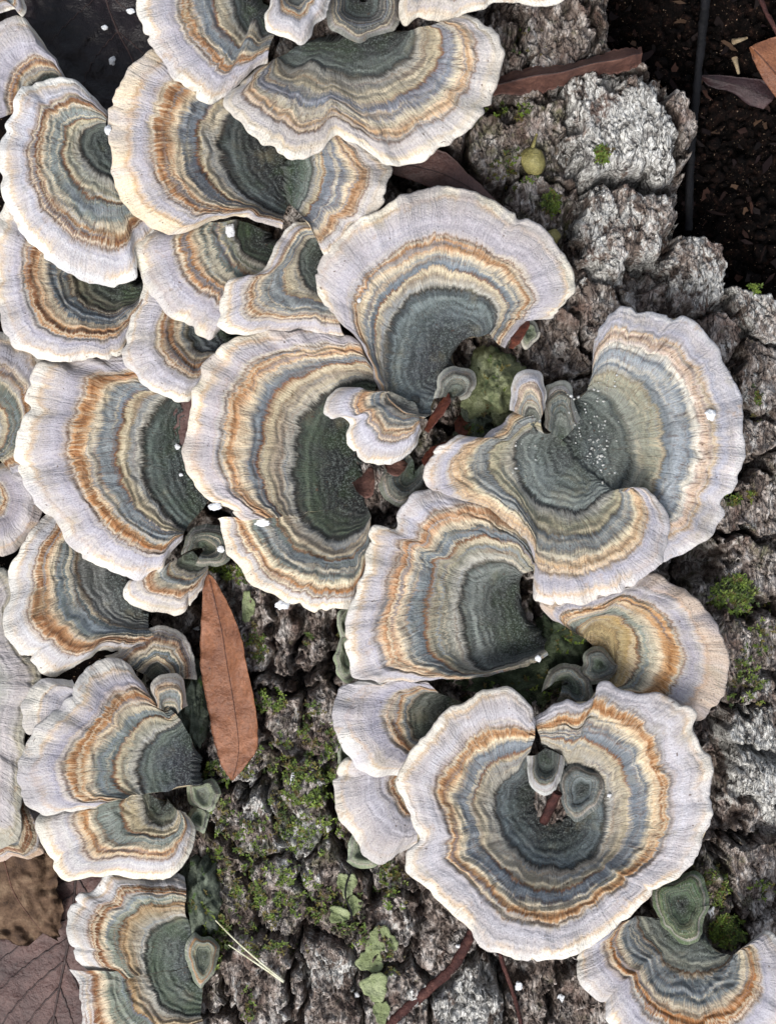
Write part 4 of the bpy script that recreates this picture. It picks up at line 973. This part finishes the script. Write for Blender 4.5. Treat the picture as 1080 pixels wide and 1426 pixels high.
def leaf(name, label, L, Mi, R, mat, zl, zm_, zr, vein_mat=None, side_veins=0, rough_amp=1.5, seed=0, thick=1.6, cat='leaf', vr=1.3, edge_amp=1.0, hole=None):
    n = max(24, int(np.linalg.norm(np.diff(np.asarray(Mi, float), axis=0), axis=1).sum() / 3.5))
    Ls, Ms, Rs = spline(L, n), spline(Mi, n), spline(R, n)
    zl, zm_, zr = lin(zl, n), lin(zm_, n), lin(zr, n)
    w = max(np.linalg.norm(Ls - Ms, axis=1).max(), np.linalg.norm(Rs - Ms, axis=1).max())
    h = max(5, int(w / 3.5))
    al = np.arange(n) * 3.5
    Ls = Ls + edge_amp * np.stack([perlin(al / 9, .5, seed), perlin(al / 9, 1.5, seed)], -1)
    Rs = Rs + edge_amp * np.stack([perlin(al / 9, 2.5, seed), perlin(al / 9, 3.5, seed)], -1)
    rows = []
    for j in range(-h, h + 1):
        s_ = abs(j) / h
        E, ze = (Ls, zl) if j < 0 else (Rs, zr)
        P = Ms * (1 - s_) + E * s_
        z = zm_ * (1 - s_) + ze * s_ + rough_amp * (fbm(P[:, 0] / 26, P[:, 1] / 26, seed + 5, 3, .5)) * (.3 + s_)
        z = z - 1.2 * math.exp(-(s_ * h / 1.5) ** 2)
        rows.append(np.column_stack([P, z]))
    G = np.stack(rows)
    top = warr(G); bot = G.copy(); bot[..., 2] -= thick
    bot = warr(bot)
    nr_, nc_ = G.shape[:2]
    f1_ = grid_faces(nr_, nc_)
    gv = np.cross(top[h, n // 2 + 1] - top[h, n // 2], top[h + 1, n // 2] - top[h, n // 2])
    if gv[2] < 0: f1_ = f1_[:, ::-1]
    f2_ = f1_[:, ::-1] + nr_ * nc_
    bi = np.concatenate([np.arange(nc_), np.arange(1, nr_) * nc_ + nc_ - 1, (nr_ - 1) * nc_ + np.arange(nc_ - 2, -1, -1), np.arange(nr_ - 2, 0, -1) * nc_])
    b2 = np.roll(bi, -1)
    f3_ = np.stack([bi, b2, b2 + nr_ * nc_, bi + nr_ * nc_], -1)
    root = thing(name, label, cat)
    blade = mesh_obj('blade', np.concatenate([top.reshape(-1, 3), bot.reshape(-1, 3)]), np.concatenate([f1_, f2_, f3_]), mat, root)
    if vein_mat:
        c_ = G[h].copy(); c_[:, 2] += .4
        tube_part('midrib', c_[2:-2], np.linspace(vr, vr * .5, n - 4), vein_mat, blade)
        for i in range(side_veins):
            a = int(n * (.08 + .84 * i / max(1, side_veins)))
            for sg in (-1, 1):
                pts = []
                for q_ in range(0, int(h * .93), 1):
                    ii = min(n - 1, int(a + q_ * .75))
                    pts.append(G[h + sg * q_, ii] + np.array([0, 0, .3]))
                if len(pts) > 3: tube_part('vein', np.array(pts), np.linspace(vr * .55, vr * .25, len(pts)), vein_mat, blade)
    return root

def tube_mesh(P, r, nseg=8):
    """P (n,3) in layout px, r (n,)"""
    P = np.asarray(P, float); n = len(P); r = np.broadcast_to(np.asarray(r, float), (n,))
    T = np.gradient(P, axis=0); T /= np.maximum(np.linalg.norm(T, axis=1)[:, None], 1e-9)
    up = np.array([0, 0, 1.0]); B = np.cross(T, up); bl = np.linalg.norm(B, axis=1)[:, None]; B = np.where(bl > 1e-4, B / np.maximum(bl, 1e-9), np.array([1.0, 0, 0]))
    N = np.cross(B, T)
    a = np.linspace(0, 2 * np.pi, nseg, endpoint=False)
    V = P[:, None] + r[:, None, None] * (np.cos(a)[None, :, None] * B[:, None] + np.sin(a)[None, :, None] * N[:, None])
    F = []
    for i in range(n - 1):
        for j in range(nseg):
            F.append((i * nseg + j, i * nseg + (j + 1) % nseg, (i + 1) * nseg + (j + 1) % nseg, (i + 1) * nseg + j))
    V = V.reshape(-1, 3)
    V = np.concatenate([V, P[:1] - T[:1] * r[0] * .5, P[-1:] + T[-1:] * r[-1] * .5])
    fl_ = [list(q_)[::-1] for q_ in F]
    for j in range(nseg):
        fl_.append([n * nseg, j, (j + 1) % nseg][::-1]); fl_.append([n * nseg + 1, (n - 1) * nseg + (j + 1) % nseg, (n - 1) * nseg + j][::-1])
    return V, [q_[::-1] for q_ in fl_]

def tube_part(name, P, r, mat, parent=None, nseg=6):
    V, F = tube_mesh(P, r, nseg)
    return mesh_obj(name, warr(V), F, mat, parent)

def twig(name, label, cat, pts, r0, r1, mat, seed=0, wob=1.0, group=None, nseg=10):
    L = np.linalg.norm(np.diff(np.asarray(pts, float), axis=0), axis=1).sum(); n = max(6, int(L / 3))
    P = spline(pts, n); al = np.arange(n) * 3.0
    P[:, 0] += wob * perlin(al / 18, .3, seed); P[:, 1] += wob * perlin(al / 18, 5.3, seed)
    r = np.linspace(r0, r1, n) * (1 + .16 * perlin(al / 7, 9.3, seed) + .12 * perlin(al / 23, 2.3, seed))
    o = tube_part(name, P, r, mat, None, nseg)
    return tag(o, label, cat, group)

M_ORANGE = leaf_material('orange_leaf', (126, 82, 56), (102, 64, 45), (146, 100, 74), .5, .35)
M_VEIN = leaf_material('leaf_vein', (84, 52, 38), (72, 44, 33), (96, 62, 46))
M_BROWN = leaf_material('brown_leaf', (88, 60, 52), (62, 42, 38), (112, 80, 68), .65, .3, 200)
M_MAUVE = leaf_material('mauve_brown_leaf', (78, 56, 52), (60, 43, 41), (98, 72, 66), .5, .35, 90)
M_DVEIN = leaf_material('dark_vein', (54, 40, 38), (44, 32, 32), (70, 52, 48))
M_WET = leaf_material('wet_dark_leaf', (24, 17, 19), (14, 10, 12), (36, 25, 29), .34, .3, 70)
M_CRUMP = leaf_material('crumpled_leaf', (92, 72, 56), (60, 45, 35), (124, 104, 84), .8, .2, 170)
M_RED = leaf_material('red_brown_scrap', (84, 42, 30), (60, 30, 24), (108, 60, 42), .55, .35, 300)

leaf('orange_leaf', 'long narrow orange-brown leaf lying on the bark left of centre',
     [(287,801),(282,825),(279,893),(279,930),(290,989),(299,1038),(308,1066),(321,1087)],
     [(291,800),(299,836),(309,880),(316,925),(326,984),(332,1034),(330,1062),(323,1087)],
     [(296,803),(316,838),(334,880),(342,920),(356,990),(358,1040),(346,1062),(325,1087)], M_ORANGE, [8,4,2,2,4,6,8,8], [10,11,11,11,12,12,12,10], [12,22,27,26,22,20,16,10], M_VEIN, 0, 4.0, 5, vr=.9)
leaf('curled_leaf', 'rolled brown leaf lying across the bark at the upper right',
     [(684,132),(738,131),(777,122),(823,106),(856,101),(880,96),(894,84)], [(684,120),(738,106),(780,100),(824,88),(860,82),(880,76),(894,74)], [(686,108),(738,94),(788,88),(827,78),(862,68),(880,66),(893,66)],
     M_BROWN, [-4,0,2,6,8,12,16], [22,46,54,58,56,48,36], [-4,6,8,10,12,18,22], M_DVEIN, 0, 6.0, 6, vr=.9, edge_amp=3)
leaf('brown_leaf', 'flat dull brown leaf under the rim of the top centre fungus',
     [(540,240),(575,252),(615,268),(655,284),(694,294)], [(535,222),(580,232),(622,244),(662,266),(698,290)], [(545,205),(595,208),(620,212),(655,244),(700,286)],
     M_MAUVE, [28,30,32,34,30], [32,36,40,38,32], [32,34,36,34,30], M_DVEIN, 0, 1.5, 7, vr=.8)
leaf('orange_leaf', 'orange-brown leaf tip on the dark soil at the upper right edge',
     [(1043,66),(1048,82),(1058,104),(1082,138),(1110,160)], [(1045,64),(1062,82),(1078,100),(1100,125),(1120,150)], [(1047,63),(1066,55),(1090,52),(1120,90),(1130,140)], M_ORANGE, -98, -90, -94, M_VEIN, 0, 2.0, 8, vr=1.0)
leaf('purple_leaf', 'dull purplish leaf on the dark soil at the upper right',
     [(972,108),(992,122),(1018,128),(1042,146),(1062,152)], [(971,105),(1000,112),(1030,120),(1055,130),(1075,140)], [(972,103),(1005,105),(1040,108),(1064,113),(1078,134)], leaf_material('purple_leaf', (48,33,35), (34,24,27), (66,48,48), .5, .3), -116, -106, -110, M_DVEIN, 0, 2.0, 9, vr=.8)
leaf('veined_leaf', 'large mauve-brown leaf with dark veins in the bottom left corner',
     [(100,1180),(20,1200),(-70,1270),(-120,1370),(-110,1480),(-30,1560),(40,1590)], [(108,1190),(104,1240),(99,1290),(90,1340),(78,1400),(66,1470),(50,1590)], [(114,1190),(170,1240),(210,1300),(215,1380),(190,1460),(140,1530),(60,1590)],
     M_MAUVE, -118, -122, -118, M_DVEIN, 8, 4.0, 10, vr=2.4)
leaf('wet_leaf', 'dark wet purple-black leaf at the top left between the fungi',
     [(110,-90),(40,-60),(10,-10),(14,50),(50,110),(110,170),(170,200)], [(130,-95),(140,-50),(148,0),(165,45),(185,85),(195,130),(190,200)], [(160,-90),(220,-50),(250,0),(262,60),(262,120),(240,170),(205,200)],
     M_WET, -60, -74, -60, M_DVEIN, 4, 6.0, 11, vr=1.4)
leaf('crumpled_leaf', 'crumpled tan dead leaf on the veined leaf at the lower left edge',
     [(-50,1180),(-40,1240),(-30,1290),(0,1310),(40,1318)], [(0,1176),(10,1215),(20,1245),(40,1275),(60,1300)], [(50,1176),(80,1200),(82,1240),(88,1280),(82,1312)], M_CRUMP, [-90,-96,-100,-106,-110], [-74,-80,-90,-98,-106], [-80,-88,-96,-100,-108], M_VEIN, 0, 13.0, 12, vr=.9, edge_amp=6)
leaf('brown_leaf', 'dull brown leaf showing under the tan rim left of centre',
     [(222,540),(230,570),(244,605),(262,640)], [(240,530),(250,565),(262,600),(276,630)], [(262,525),(275,560),(288,595),(298,625)], M_MAUVE, 6, 8, 8, None, 0, 1.5, 13)
def scrap(label, pts, z, mat, seed, tilt=6):
    pts = np.asarray(pts, float); n = len(pts)
    h_ = n // 2
    L_, R_ = pts[:h_], pts[h_:][::-1]
    return leaf('leaf_scrap', label, [tuple(p) for p in L_], [tuple((a + b) / 2) for a, b in zip(L_, R_)], [tuple(p) for p in R_], mat, z - tilt, z + 2, z + tilt, None, 0, 2.5, seed, 2.0, 'leaf scrap')
scrap('rust-red leaf scrap beside the blue-grey hollow, above the dark hole', [(590,598),(600,578),(612,560),(624,543), (628,558),(618,576),(606,590),(596,603)], 84, M_RED, 20)
scrap('rust-red leaf scrap at the right end of the arching fungus', [(708,484),(712,468),(722,456),(736,444), (738,452),(732,464),(724,476),(714,486)], 84, M_RED, 21)
scrap('rust-red leaf scrap just above the white left lobe', [(586,640),(596,626),(610,618),(624,614), (622,626),(612,636),(600,644),(590,650)], 60, M_RED, 22)
scrap('brown leaf scrap on the grey-green flap below the white fan', [(534,644),(545,640),(560,640),(568,646), (562,656),(552,664),(542,660),(536,652)], 56, M_BROWN, 23)
scrap('curled mauve-brown leaf scrap in the green-black hollow', [(490,672),(502,664),(514,650),(520,652), (522,672),(518,690),(508,694),(496,684)], 52, M_BROWN, 24, 14)
scrap('dark brown leaf scrap in the hole below the blue-grey hollow', [(632,588),(640,578),(652,576),(658,584), (656,598),(648,606),(640,606),(634,600)], 24, M_RED, 25)

# ------------------------------------------------------------------ twigs, needles, pods
M_TWIG = noise_material('red_twig', [(.3, (48, 28, 27)), (.55, (74, 44, 40)), (.7, (100, 68, 60))], 420, 1600, .0006, .7)
M_BLACK = noise_material('black_twig', [(.3, (8, 8, 10)), (.6, (18, 18, 22))], 300, 1500, .0004, .7, spec=.2)
M_STRAW = noise_material('straw', [(.3, (176, 172, 130)), (.6, (216, 214, 190))], 300, 1500, .0003, .5)
M_POD = noise_material('seed_pod', [(.3, (112, 104, 58)), (.55, (146, 138, 84)), (.7, (166, 158, 108))], 260, 1400, .0005, .5, spec=.4)
twig('twig', 'dark red twig sloping up from the bottom edge to the rosette', 'twig', [(530,1440,14),(562,1408,14),(596,1378,16),(628,1350,20),(650,1312,22),(660,1290,20)], 8, 6.5, M_TWIG, 1, 1.5)
twig('twig', 'thin brown twig at the bottom right of the dark red twig', 'twig', [(694,1325,12),(708,1365,8),(718,1398,6),(728,1440,6)], 3.2, 2.6, M_TWIG, 2)
twig('twig', 'black straight twig on the dark soil at the upper right', 'twig', [(986,-40,-70),(978,40,-76),(970,120,-84),(962,210,-92),(958,320,-100)], 6.5, 5.5, M_BLACK, 3, .6)
twig('twig', 'thin dark twig in the top right corner', 'twig', [(1052,-20,-90),(1066,15,-92),(1082,45,-96),(1100,80,-98)], 4, 3, M_TWIG, 4)
twig('twig', 'short rust-red twig stub in the pit of the rosette', 'twig', [(776,1104,56),(766,1124,46),(756,1146,36)], 7, 6, M_TWIG, 5, .5)
bs = thing('bristle', 'pale forked pine needle lying on the bark at the bottom left', 'needle')
for i, P in enumerate(([(300,1282,14),(330,1312,18),(362,1340,17),(395,1367,14)], [(318,1316,14),(345,1334,17),(372,1352,16),(395,1368,14)])):
    tube_part('strand', spline(P, 30), np.linspace(.9, 1.9, 30), M_STRAW, bs)
twig('stem', 'curved thin dark stem over the pale green lichens', 'stem', [(489,1212,26),(482,1232,30),(481,1250,30),(488,1268,26),(490,1282,20)], 1.3, 1.3, M_BLACK, 7, .4)
M_CHIP = noise_material('wood_chip', [(.3, (110, 92, 70)), (.6, (150, 134, 108))], 500, 1500, .0005)
pod = thing('seed_pod', 'yellowish seed pod on the mossy bark at the upper right', 'seed pod')
lump('husk', None, None, 741, 224, bark_z(741, 224) + 8, 16, 20, 12, M_POD, 3, .22, 1.2, IC3, parent=pod)
tube_part('stalk', spline([(741, 206, bark_z(741, 224) + 8), (744, 196, bark_z(741, 224) + 9), (747, 186, bark_z(741, 224) + 6)], 10), np.linspace(3.2, 1.4, 10), M_POD, pod)
lump('seed_husk', 'small yellow-green husk beside the right edge of the arching fungus', 'seed pod', 768, 329, bark_z(768, 329) + 6, 12, 10, 9, M_POD, 4, .3)
for x0, y0, x1, y1, lb in ((1020,58,1040,52,'pale wood chip beside the orange leaf tip on the soil'), (1022,80,1028,102,'cream wood chip lying under the orange leaf tip')):
    z0 = -104
    twig('wood_chip', lb, 'wood chip', [(x0,y0,z0),((x0+x1)/2,(y0+y1)/2,z0+4),(x1,y1,z0)], 4.4, 1.8, M_CHIP, int(x0), .4, nseg=6)

# ------------------------------------------------------------------ mossy knobs
M_KNOB = noise_material('mossy_crust', [(.3, (84, 90, 62)), (.5, (122, 128, 94)), (.66, (152, 156, 124))], 300, 1500, .001, .9, second=(200, .55, .68, (70, 82, 56)))
M_DKNOB = noise_material('dark_algae_crust', [(.3, (34, 42, 30)), (.5, (58, 68, 48)), (.66, (86, 94, 74))], 300, 1500, .001, .9)
M_GKNOB = noise_material('grey_green_crust', [(.3, (64, 72, 60)), (.5, (96, 104, 90)), (.66, (126, 134, 118))], 300, 1500, .001, .9, second=(240, .58, .7, (70, 92, 46)))
lump('mossy_knob', 'yellow-green mossy knob right of the blue-grey hollow', 'mossy knob', 690, 540, 18, 40, 50, 42, M_KNOB, 5, .35, 1.6, IC4)
lump('mossy_knob', 'lower green mossy lump between the dark hole and the white lobe', 'mossy knob', 664, 592, 4, 26, 30, 30, M_GKNOB, 6, .4, 1.7, IC4)
lump('mossy_knob', 'dark green crusty mass between the middle fungus and the rosette', 'mossy knob', 715, 952, 0, 76, 44, 34, M_DKNOB, 7, .4, 1.9, IC4)
lump('mossy_knob', 'dark mossy wood below the heart of the middle fungus, left of the round bud', 'mossy knob', 784, 890, 0, 36, 50, 32, M_DKNOB, 8, .4, 1.8, IC4)
lump('mossy_knob', 'grey-green bark lump right of the bottom left fungus', 'mossy knob', 282, 1248, -52, 26, 56, 40, M_GKNOB, 9, .35, 1.6, IC4)
lump('mossy_knob', 'dark green lump right of the thumb-shaped lobe, beside the orange leaf', 'mossy knob', 268, 985, -52, 22, 60, 40, M_GKNOB, 10, .35, 1.6, IC4)

# ------------------------------------------------------------------ lichens
M_LICH = noise_material('pale_lichen', [(.3, (104, 114, 76)), (.5, (134, 144, 104)), (.66, (160, 168, 130))], 260, 1600, .0006, .85)
for i, (x, y, rx, ry, lb) in enumerate([
    (483,1232,13,17,'rounded pale green lichen lobe with a dark stem across it'), (494,1260,9,13,'small pale lichen lobe below the stemmed one'), (472,1274,15,12,'dull green lichen lobe left of the small pale one'),
    (531,1310,22,18,'ragged topmost lichen lobe of the chain at the bottom'), (516,1338,18,18,'second lichen lobe down the chain at the bottom'), (522,1375,19,20,'third lichen lobe down the chain at the bottom'), (531,1410,11,17,'lowest lichen lobe of the chain at the bottom edge'),
    (306,1310,10,26,'bright green lichen strip beside the pine needle'), (345,845,9,22,'pale green lichen flake just below the torn fungus lobe')]):
    zz = bark_z(x, y) + 5
    n_ = 40; a_ = np.linspace(0, 2 * np.pi, n_, endpoint=False)
    rr_ = 1 + .16 * np.sin(3 * a_ + i) + .22 * perlin(np.cos(a_) * 2.2 + i, np.sin(a_) * 2.2, i)
    V_, F_ = [], []
    for q_ in range(7):
        s_ = (q_ + .001) / 5 if q_ < 6 else .9
        z_ = zz + 4 * s_ ** 2 + 2.2 * perlin(np.cos(a_) * s_ * 2.5 + i, np.sin(a_) * s_ * 2.5, i + 9) - (5 if q_ == 6 else 0)
        s_ = min(s_, 1)
        V_.append(np.column_stack([x + rx * rr_ * s_ * np.cos(a_), y - ry * rr_ * s_ * np.sin(a_), z_]))
        for j in range(n_):
            if q_ < 6: F_.append([q_ * n_ + j, (q_ + 1) * n_ + j, (q_ + 1) * n_ + (j + 1) % n_, q_ * n_ + (j + 1) % n_])
    tag(mesh_obj('lichen', warr(np.concatenate(V_)), F_, M_LICH), lb, 'lichen', 'lichen lobes on the bark')

# ------------------------------------------------------------------ moss
k = NT('moss')
tn = k.n('ShaderNodeAttribute', attribute_name='tint').outputs['Color']
k.l(tn, k.b.inputs['Base Color']); k.b.inputs['Roughness'].default_value = .6
k.b.inputs['Specular IOR Level'].default_value = .3
M_MOSS = k.m
def moss_mesh(patches, seed, zf):
    R = np.random.RandomState(seed)
    V, F, Cc = [], [], []
    nv = 0
    pal = [srgb((124, 150, 48)), srgb((96, 122, 38)), srgb((72, 92, 34)), srgb((128, 118, 52)), srgb((148, 168, 70)), srgb((104, 88, 44))]
    for (x, y, rx, ry, n, bright) in patches:
        for _ in range(int(n * 2.2)):
            a, r = R.uniform(0, 2 * np.pi), R.uniform(0, 1) ** .7
            px, py = x + rx * r * np.cos(a), y + ry * r * np.sin(a)
            if bright < .9 and (R.rand() < .3 or perlin(px / 16, py / 16, 91) < .02 - .15 * bright): continue
            z0 = zf(px, py)
            if z0 < -120: continue
            col = pal[R.choice(len(pal), p=[.3, .22, .12, .08, .23, .05] if bright > .5 else [.16, .18, .2, .24, .08, .14])]
            col = np.array(col) * R.uniform(.2, .55)
            hgt = R.uniform(1.5, 5.5) + 3 * (bright > .9); lx_, ly_ = R.uniform(-5, 5, 2)
            for j in range(R.randint(5, 9)):
                t_ = R.uniform(.15, 1)
                bx0, by0, bz0 = px + lx_ * t_, py + ly_ * t_, z0 + hgt * t_ - 1
                aa = R.uniform(0, 2 * np.pi); L_ = R.uniform(2.4, 6.0) * (.8 + .3 * bright); up = R.uniform(.1, 2.6)
                dx, dy = np.cos(aa) * L_, np.sin(aa) * L_; wx_, wy_ = -np.sin(aa) * R.uniform(.8, 1.3), np.cos(aa) * R.uniform(.8, 1.3)
                V += [(bx0, by0, bz0), (bx0 + dx * .5 + wx_, by0 + dy * .5 + wy_, bz0 + up), (bx0 + dx, by0 + dy, bz0 + up * 1.1), (bx0 + dx * .5 - wx_, by0 + dy * .5 - wy_, bz0 + up)]
                F.append((nv, nv + 1, nv + 2, nv + 3)); nv += 4
                Cc += [tuple(col[:3]) + (1,)] * 4
    if not V: return None
    return warr(np.array(V)), np.array(F)[:, ::-1], np.array(Cc)
def plain_bark_z(x, y): return bark_z(x, y)
MP = [(410,1065,55,50,210,.4),(440,1130,50,60,260,.6),(330,1190,45,60,220,.4),(385,1150,45,45,150,.3),(400,1240,50,40,200,.6),(470,1262,40,35,130,.5),(430,1090,40,30,140,.7),(350,1265,40,40,150,.5),
      (355,895,20,30,60,.5),(375,972,26,20,90,.6),(430,1000,20,30,50,.4),(300,1100,22,40,110,.6),(335,1060,30,30,70,.3),(545,1235,25,40,90,.5),(505,1305,30,20,60,.4),(300,1310,22,40,130,.9),(345,1400,10,26,30,.4),(540,1330,20,30,50,.4),
      (425,890,14,12,20,.5),(480,870,14,40,60,.5),(470,1040,16,40,60,.7),(500,1120,12,50,40,.5),(380,1320,60,14,70,.4),(1040,950,30,45,110,.6),(1030,690,22,16,40,.4),(960,730,26,16,40,.3),(715,150,40,20,70,.3),(715,235,36,30,70,.2),
      (985,1225,30,20,60,.5),(1060,880,26,40,60,.3),(1000,1240,16,30,60,.7),(1060,1240,20,14,20,.6),(330,800,20,14,60,.6),(300,790,16,12,50,.7),(1055,560,14,30,20,.3),(740,60,30,20,20,.2),(860,560,8,8,0,.2)]
V_, F_, C_ = moss_mesh(MP, 5, plain_bark_z)
mo = mesh_obj('moss', V_, F_, M_MOSS, smooth_sh=False, colors=C_)
tag(mo, 'short green and olive moss scattered over the bark', 'moss'); mo['kind'] = 'stuff'
for i, (x, y, rx, ry, n, lb) in enumerate([(1014,1298,26,22,190,'bright green moss tuft by the bottom right fungus'), (838,214,12,10,40,'small moss tuft in the middle of the pale bark plate'), (769,282,12,16,44,'moss tuft at the joint of two pale bark plates'),
                                           (1020,828,32,26,120,'loose green moss tuft on the bark at the right edge, middle height'), (1052,396,10,8,26,'tiny green moss sprig on the bark at the upper right edge')]):
    q_ = moss_mesh([(x, y, rx, ry, n, .95)], 40 + i, plain_bark_z)
    if q_ is None: continue
    V_, F_, C_ = q_
    tag(mesh_obj('moss_tuft', V_, F_, M_MOSS, smooth_sh=False, colors=C_), lb, 'moss', 'moss tufts')

# ------------------------------------------------------------------ white crumbs and grains
M_WHITE = noise_material('white_crumb', [(.3, (206, 208, 210)), (.6, (238, 240, 242))], 300, 1800, .0004, .8)
CR = [(321,321,9,14,'white crumb above the deep green heart, upper left'), (308,765,7,6,'white crumb on the dark green ringed button'), (393,843,12,9,'white crumb on the bark below the torn lobe'), (299,705,12,8,'white crumb between the large left and round central fungi'),
      (156,84,6,9,'largest white crumb on the dark wet leaf'), (146,38,6,5,'round white crumb on the dark wet leaf'), (182,15,8,5,'white flake near the top of the dark wet leaf'), (722,1374,7,9,'white crumb beside the thin brown twig'),
      (780,1390,7,8,'white crumb at the bottom right of the twigs'), (495,1386,6,6,'white crumb left of the bottom lichen chain'), (989,577,9,11,'white spot of fluff on the lavender right rim'), (500,418,4,4,'tiny white crumb on the arching fungus'),
      (749,917,6,6,'round pale bead on the dark green crust'), (366,728,16,7,'white torn flap at the split of the round central fungus'), (150,180,6,10,'white fluff beside the small green-grey centre'), (252,661,4,3,'tiny white crumb on the dark heart of the large left fungus'),
      (247,622,5,5,'white crumb at the upper edge of the large left heart'), (992,1271,9,11,'pinkish white crumb by the square green fungus'), (408,1085,6,14,'pale streak-shaped crumb on the mossy bark'), (848,1108,4,4,'speck on the ring round the rosette bud'), (638,1318,5,4,'white crumb on the bark under the rosette'), (273,875,6,5,'small white crumb in the dark gap by the orange leaf')]
for i, (x, y, rx, ry, lb) in enumerate(CR):
    z = surf_z(x, y)
    if lb.endswith('wet leaf'): z = -62
    lump('white_crumb', lb, 'crumb', x, y, z + 1.2, rx * .72, ry * .72, min(rx, ry) * .32, M_WHITE, 30 + i, .38, 1.5, IC3, 'white crumbs')
R = np.random.RandomState(4)
VV, FF = [], []; nv = 0
for cx_, cy_, rx, ry, n in ((832,628,20,26,46),(816,560,30,26,22),(845,545,20,20,10),(835,600,26,30,18),(800,600,14,14,8),(838,655,16,16,8),(722,640,20,40,10)):
    for _ in range(n):
        x, y = cx_ + R.normal() * rx * .5, cy_ + R.normal() * ry * .5
        z = surf_z(x, y); r = R.uniform(.4, 1.7) * (1.9 if R.rand() < .12 else 1)
        v, f = IC1
        w = v * (1 + .4 * R.uniform(-1, 1, (len(v), 1)))
        P = np.column_stack([x + w[:, 0] * r * R.uniform(.8, 1.5), y + w[:, 1] * r, z + .3 * r + w[:, 2] * r * .5])
        VV.append(P); FF.append(f[:, ::-1] + nv); nv += len(v)
go = mesh_obj('white_grains', warr(np.concatenate(VV)), np.concatenate(FF), noise_material('pale_grit', [(.35, (150, 150, 138)), (.55, (206, 208, 206))], 900, 1800, .0003), smooth_sh=False)
tag(go, 'scatter of fine white grains in the hollow of the right fungi', 'grains'); go['kind'] = 'stuff'

# soil crumbs
VV, FF = [], []; nv = 0
for _ in range(1500):
    x, y = R.uniform(830, 1190), R.uniform(-70, 470)
    r = R.uniform(2, 6.5) * (1.6 if R.rand() < .08 else 1)
    z = soil_z(x, y) + 14 * fbm(np.array([x]) / 18, np.array([y]) / 18, 6, 3, .6)[0] + r * .5 + 4
    v, f = IC1
    w = v * (1 + .45 * R.uniform(-1, 1, (len(v), 1)))
    P = np.column_stack([x + w[:, 0] * r * R.uniform(.7, 1.7), y + w[:, 1] * r * R.uniform(.7, 1.4), z + w[:, 2] * r * .8])
    VV.append(P); FF.append(f[:, ::-1] + nv); nv += len(v)
so = mesh_obj('soil_crumbs', warr(np.concatenate(VV)), np.concatenate(FF), M_SOIL, smooth_sh=False)
tag(so, 'dark crumbly soil clods beside the log at the upper right', 'soil'); so['kind'] = 'stuff'

# leaf litter flakes on the soil
VV, FF, CC = [], [], []; nv = 0
for _ in range(260):
    x, y = R.uniform(840, 1190), R.uniform(-70, 460)
    if 955 < x < 1010 and R.rand() < .5: continue
    L_, w_ = R.uniform(5, 17), R.uniform(2, 6); a = R.uniform(0, 6.28)
    z = soil_z(x, y) + 20
    n_ = 6; tt = R.uniform(-.35, .35, 6) + np.linspace(0, 2 * np.pi, n_, endpoint=False)
    px_ = np.cos(tt) * L_ * R.uniform(.35, 1.15, n_); py_ = np.sin(tt) * w_ * R.uniform(.3, 1.5, n_)
    X_ = x + px_ * np.cos(a) - py_ * np.sin(a); Y_ = y + px_ * np.sin(a) + py_ * np.cos(a)
    Z_ = z + R.uniform(-.35, .35) * px_ + R.uniform(-.5, .5) * py_ + R.uniform(-1, 1, n_)
    top_ = np.column_stack([X_, Y_, Z_]); bot_ = top_ - np.array([0, 0, 1.4])
    VV.append(np.concatenate([top_, bot_]))
    FF.append([nv + j for j in range(n_)][::-1]); FF.append([nv + n_ + j for j in range(n_)])
    for j in range(n_): FF.append([nv + j, nv + (j + 1) % n_, nv + n_ + (j + 1) % n_, nv + n_ + j])
    nv += 2 * n_
    base_ = np.array(srgb([(58, 38, 32), (80, 54, 44), (44, 30, 30), (104, 80, 62), (36, 26, 24)][R.randint(5)]))
    CC += [tuple(base_[:3] * R.uniform(.15, .5)) + (1,)] * (2 * n_)
k = NT('litter')
k.l(k.n('ShaderNodeAttribute', attribute_name='tint').outputs['Color'], k.b.inputs['Base Color']); k.b.inputs['Roughness'].default_value = .8; k.b.inputs['Specular IOR Level'].default_value = .15
lo = mesh_obj('leaf_litter', warr(np.concatenate(VV)), FF, k.m, smooth_sh=False, colors=np.array(CC))
tag(lo, 'brown leaf and bark fragments strewn over the dark soil', 'litter'); lo['kind'] = 'stuff'

# moss growing on the yellow-green knob
def knob_z(x, y):
    best = -200.0
    for (cx_, cy_, rx, ry, rz, zc_) in ((690, 540, 40, 50, 42, 18), (664, 592, 26, 30, 30, 4), (715, 952, 76, 44, 34, 0), (784, 890, 36, 50, 32, 0), (282, 1248, 26, 56, 40, -52)):
        d2_ = ((x - cx_) / rx) ** 2 + ((y - cy_) / ry) ** 2
        if d2_ < .92: best = max(best, zc_ + rz * math.sqrt(1 - d2_) - 2)
    return best
q_ = moss_mesh([(690, 540, 36, 44, 26, .5), (664, 592, 22, 26, 60, .4), (700, 950, 60, 36, 90, .2), (780, 960, 40, 26, 50, .4), (784, 885, 30, 40, 60, .3), (282, 1270, 20, 34, 60, .4)], 77, knob_z)
if q_ is not None:
    km = mesh_obj('moss', q_[0], q_[1], M_MOSS, smooth_sh=False, colors=q_[2])
    tag(km, 'thin moss growing over the crusty knobs between the fungi', 'moss'); km['kind'] = 'stuff'
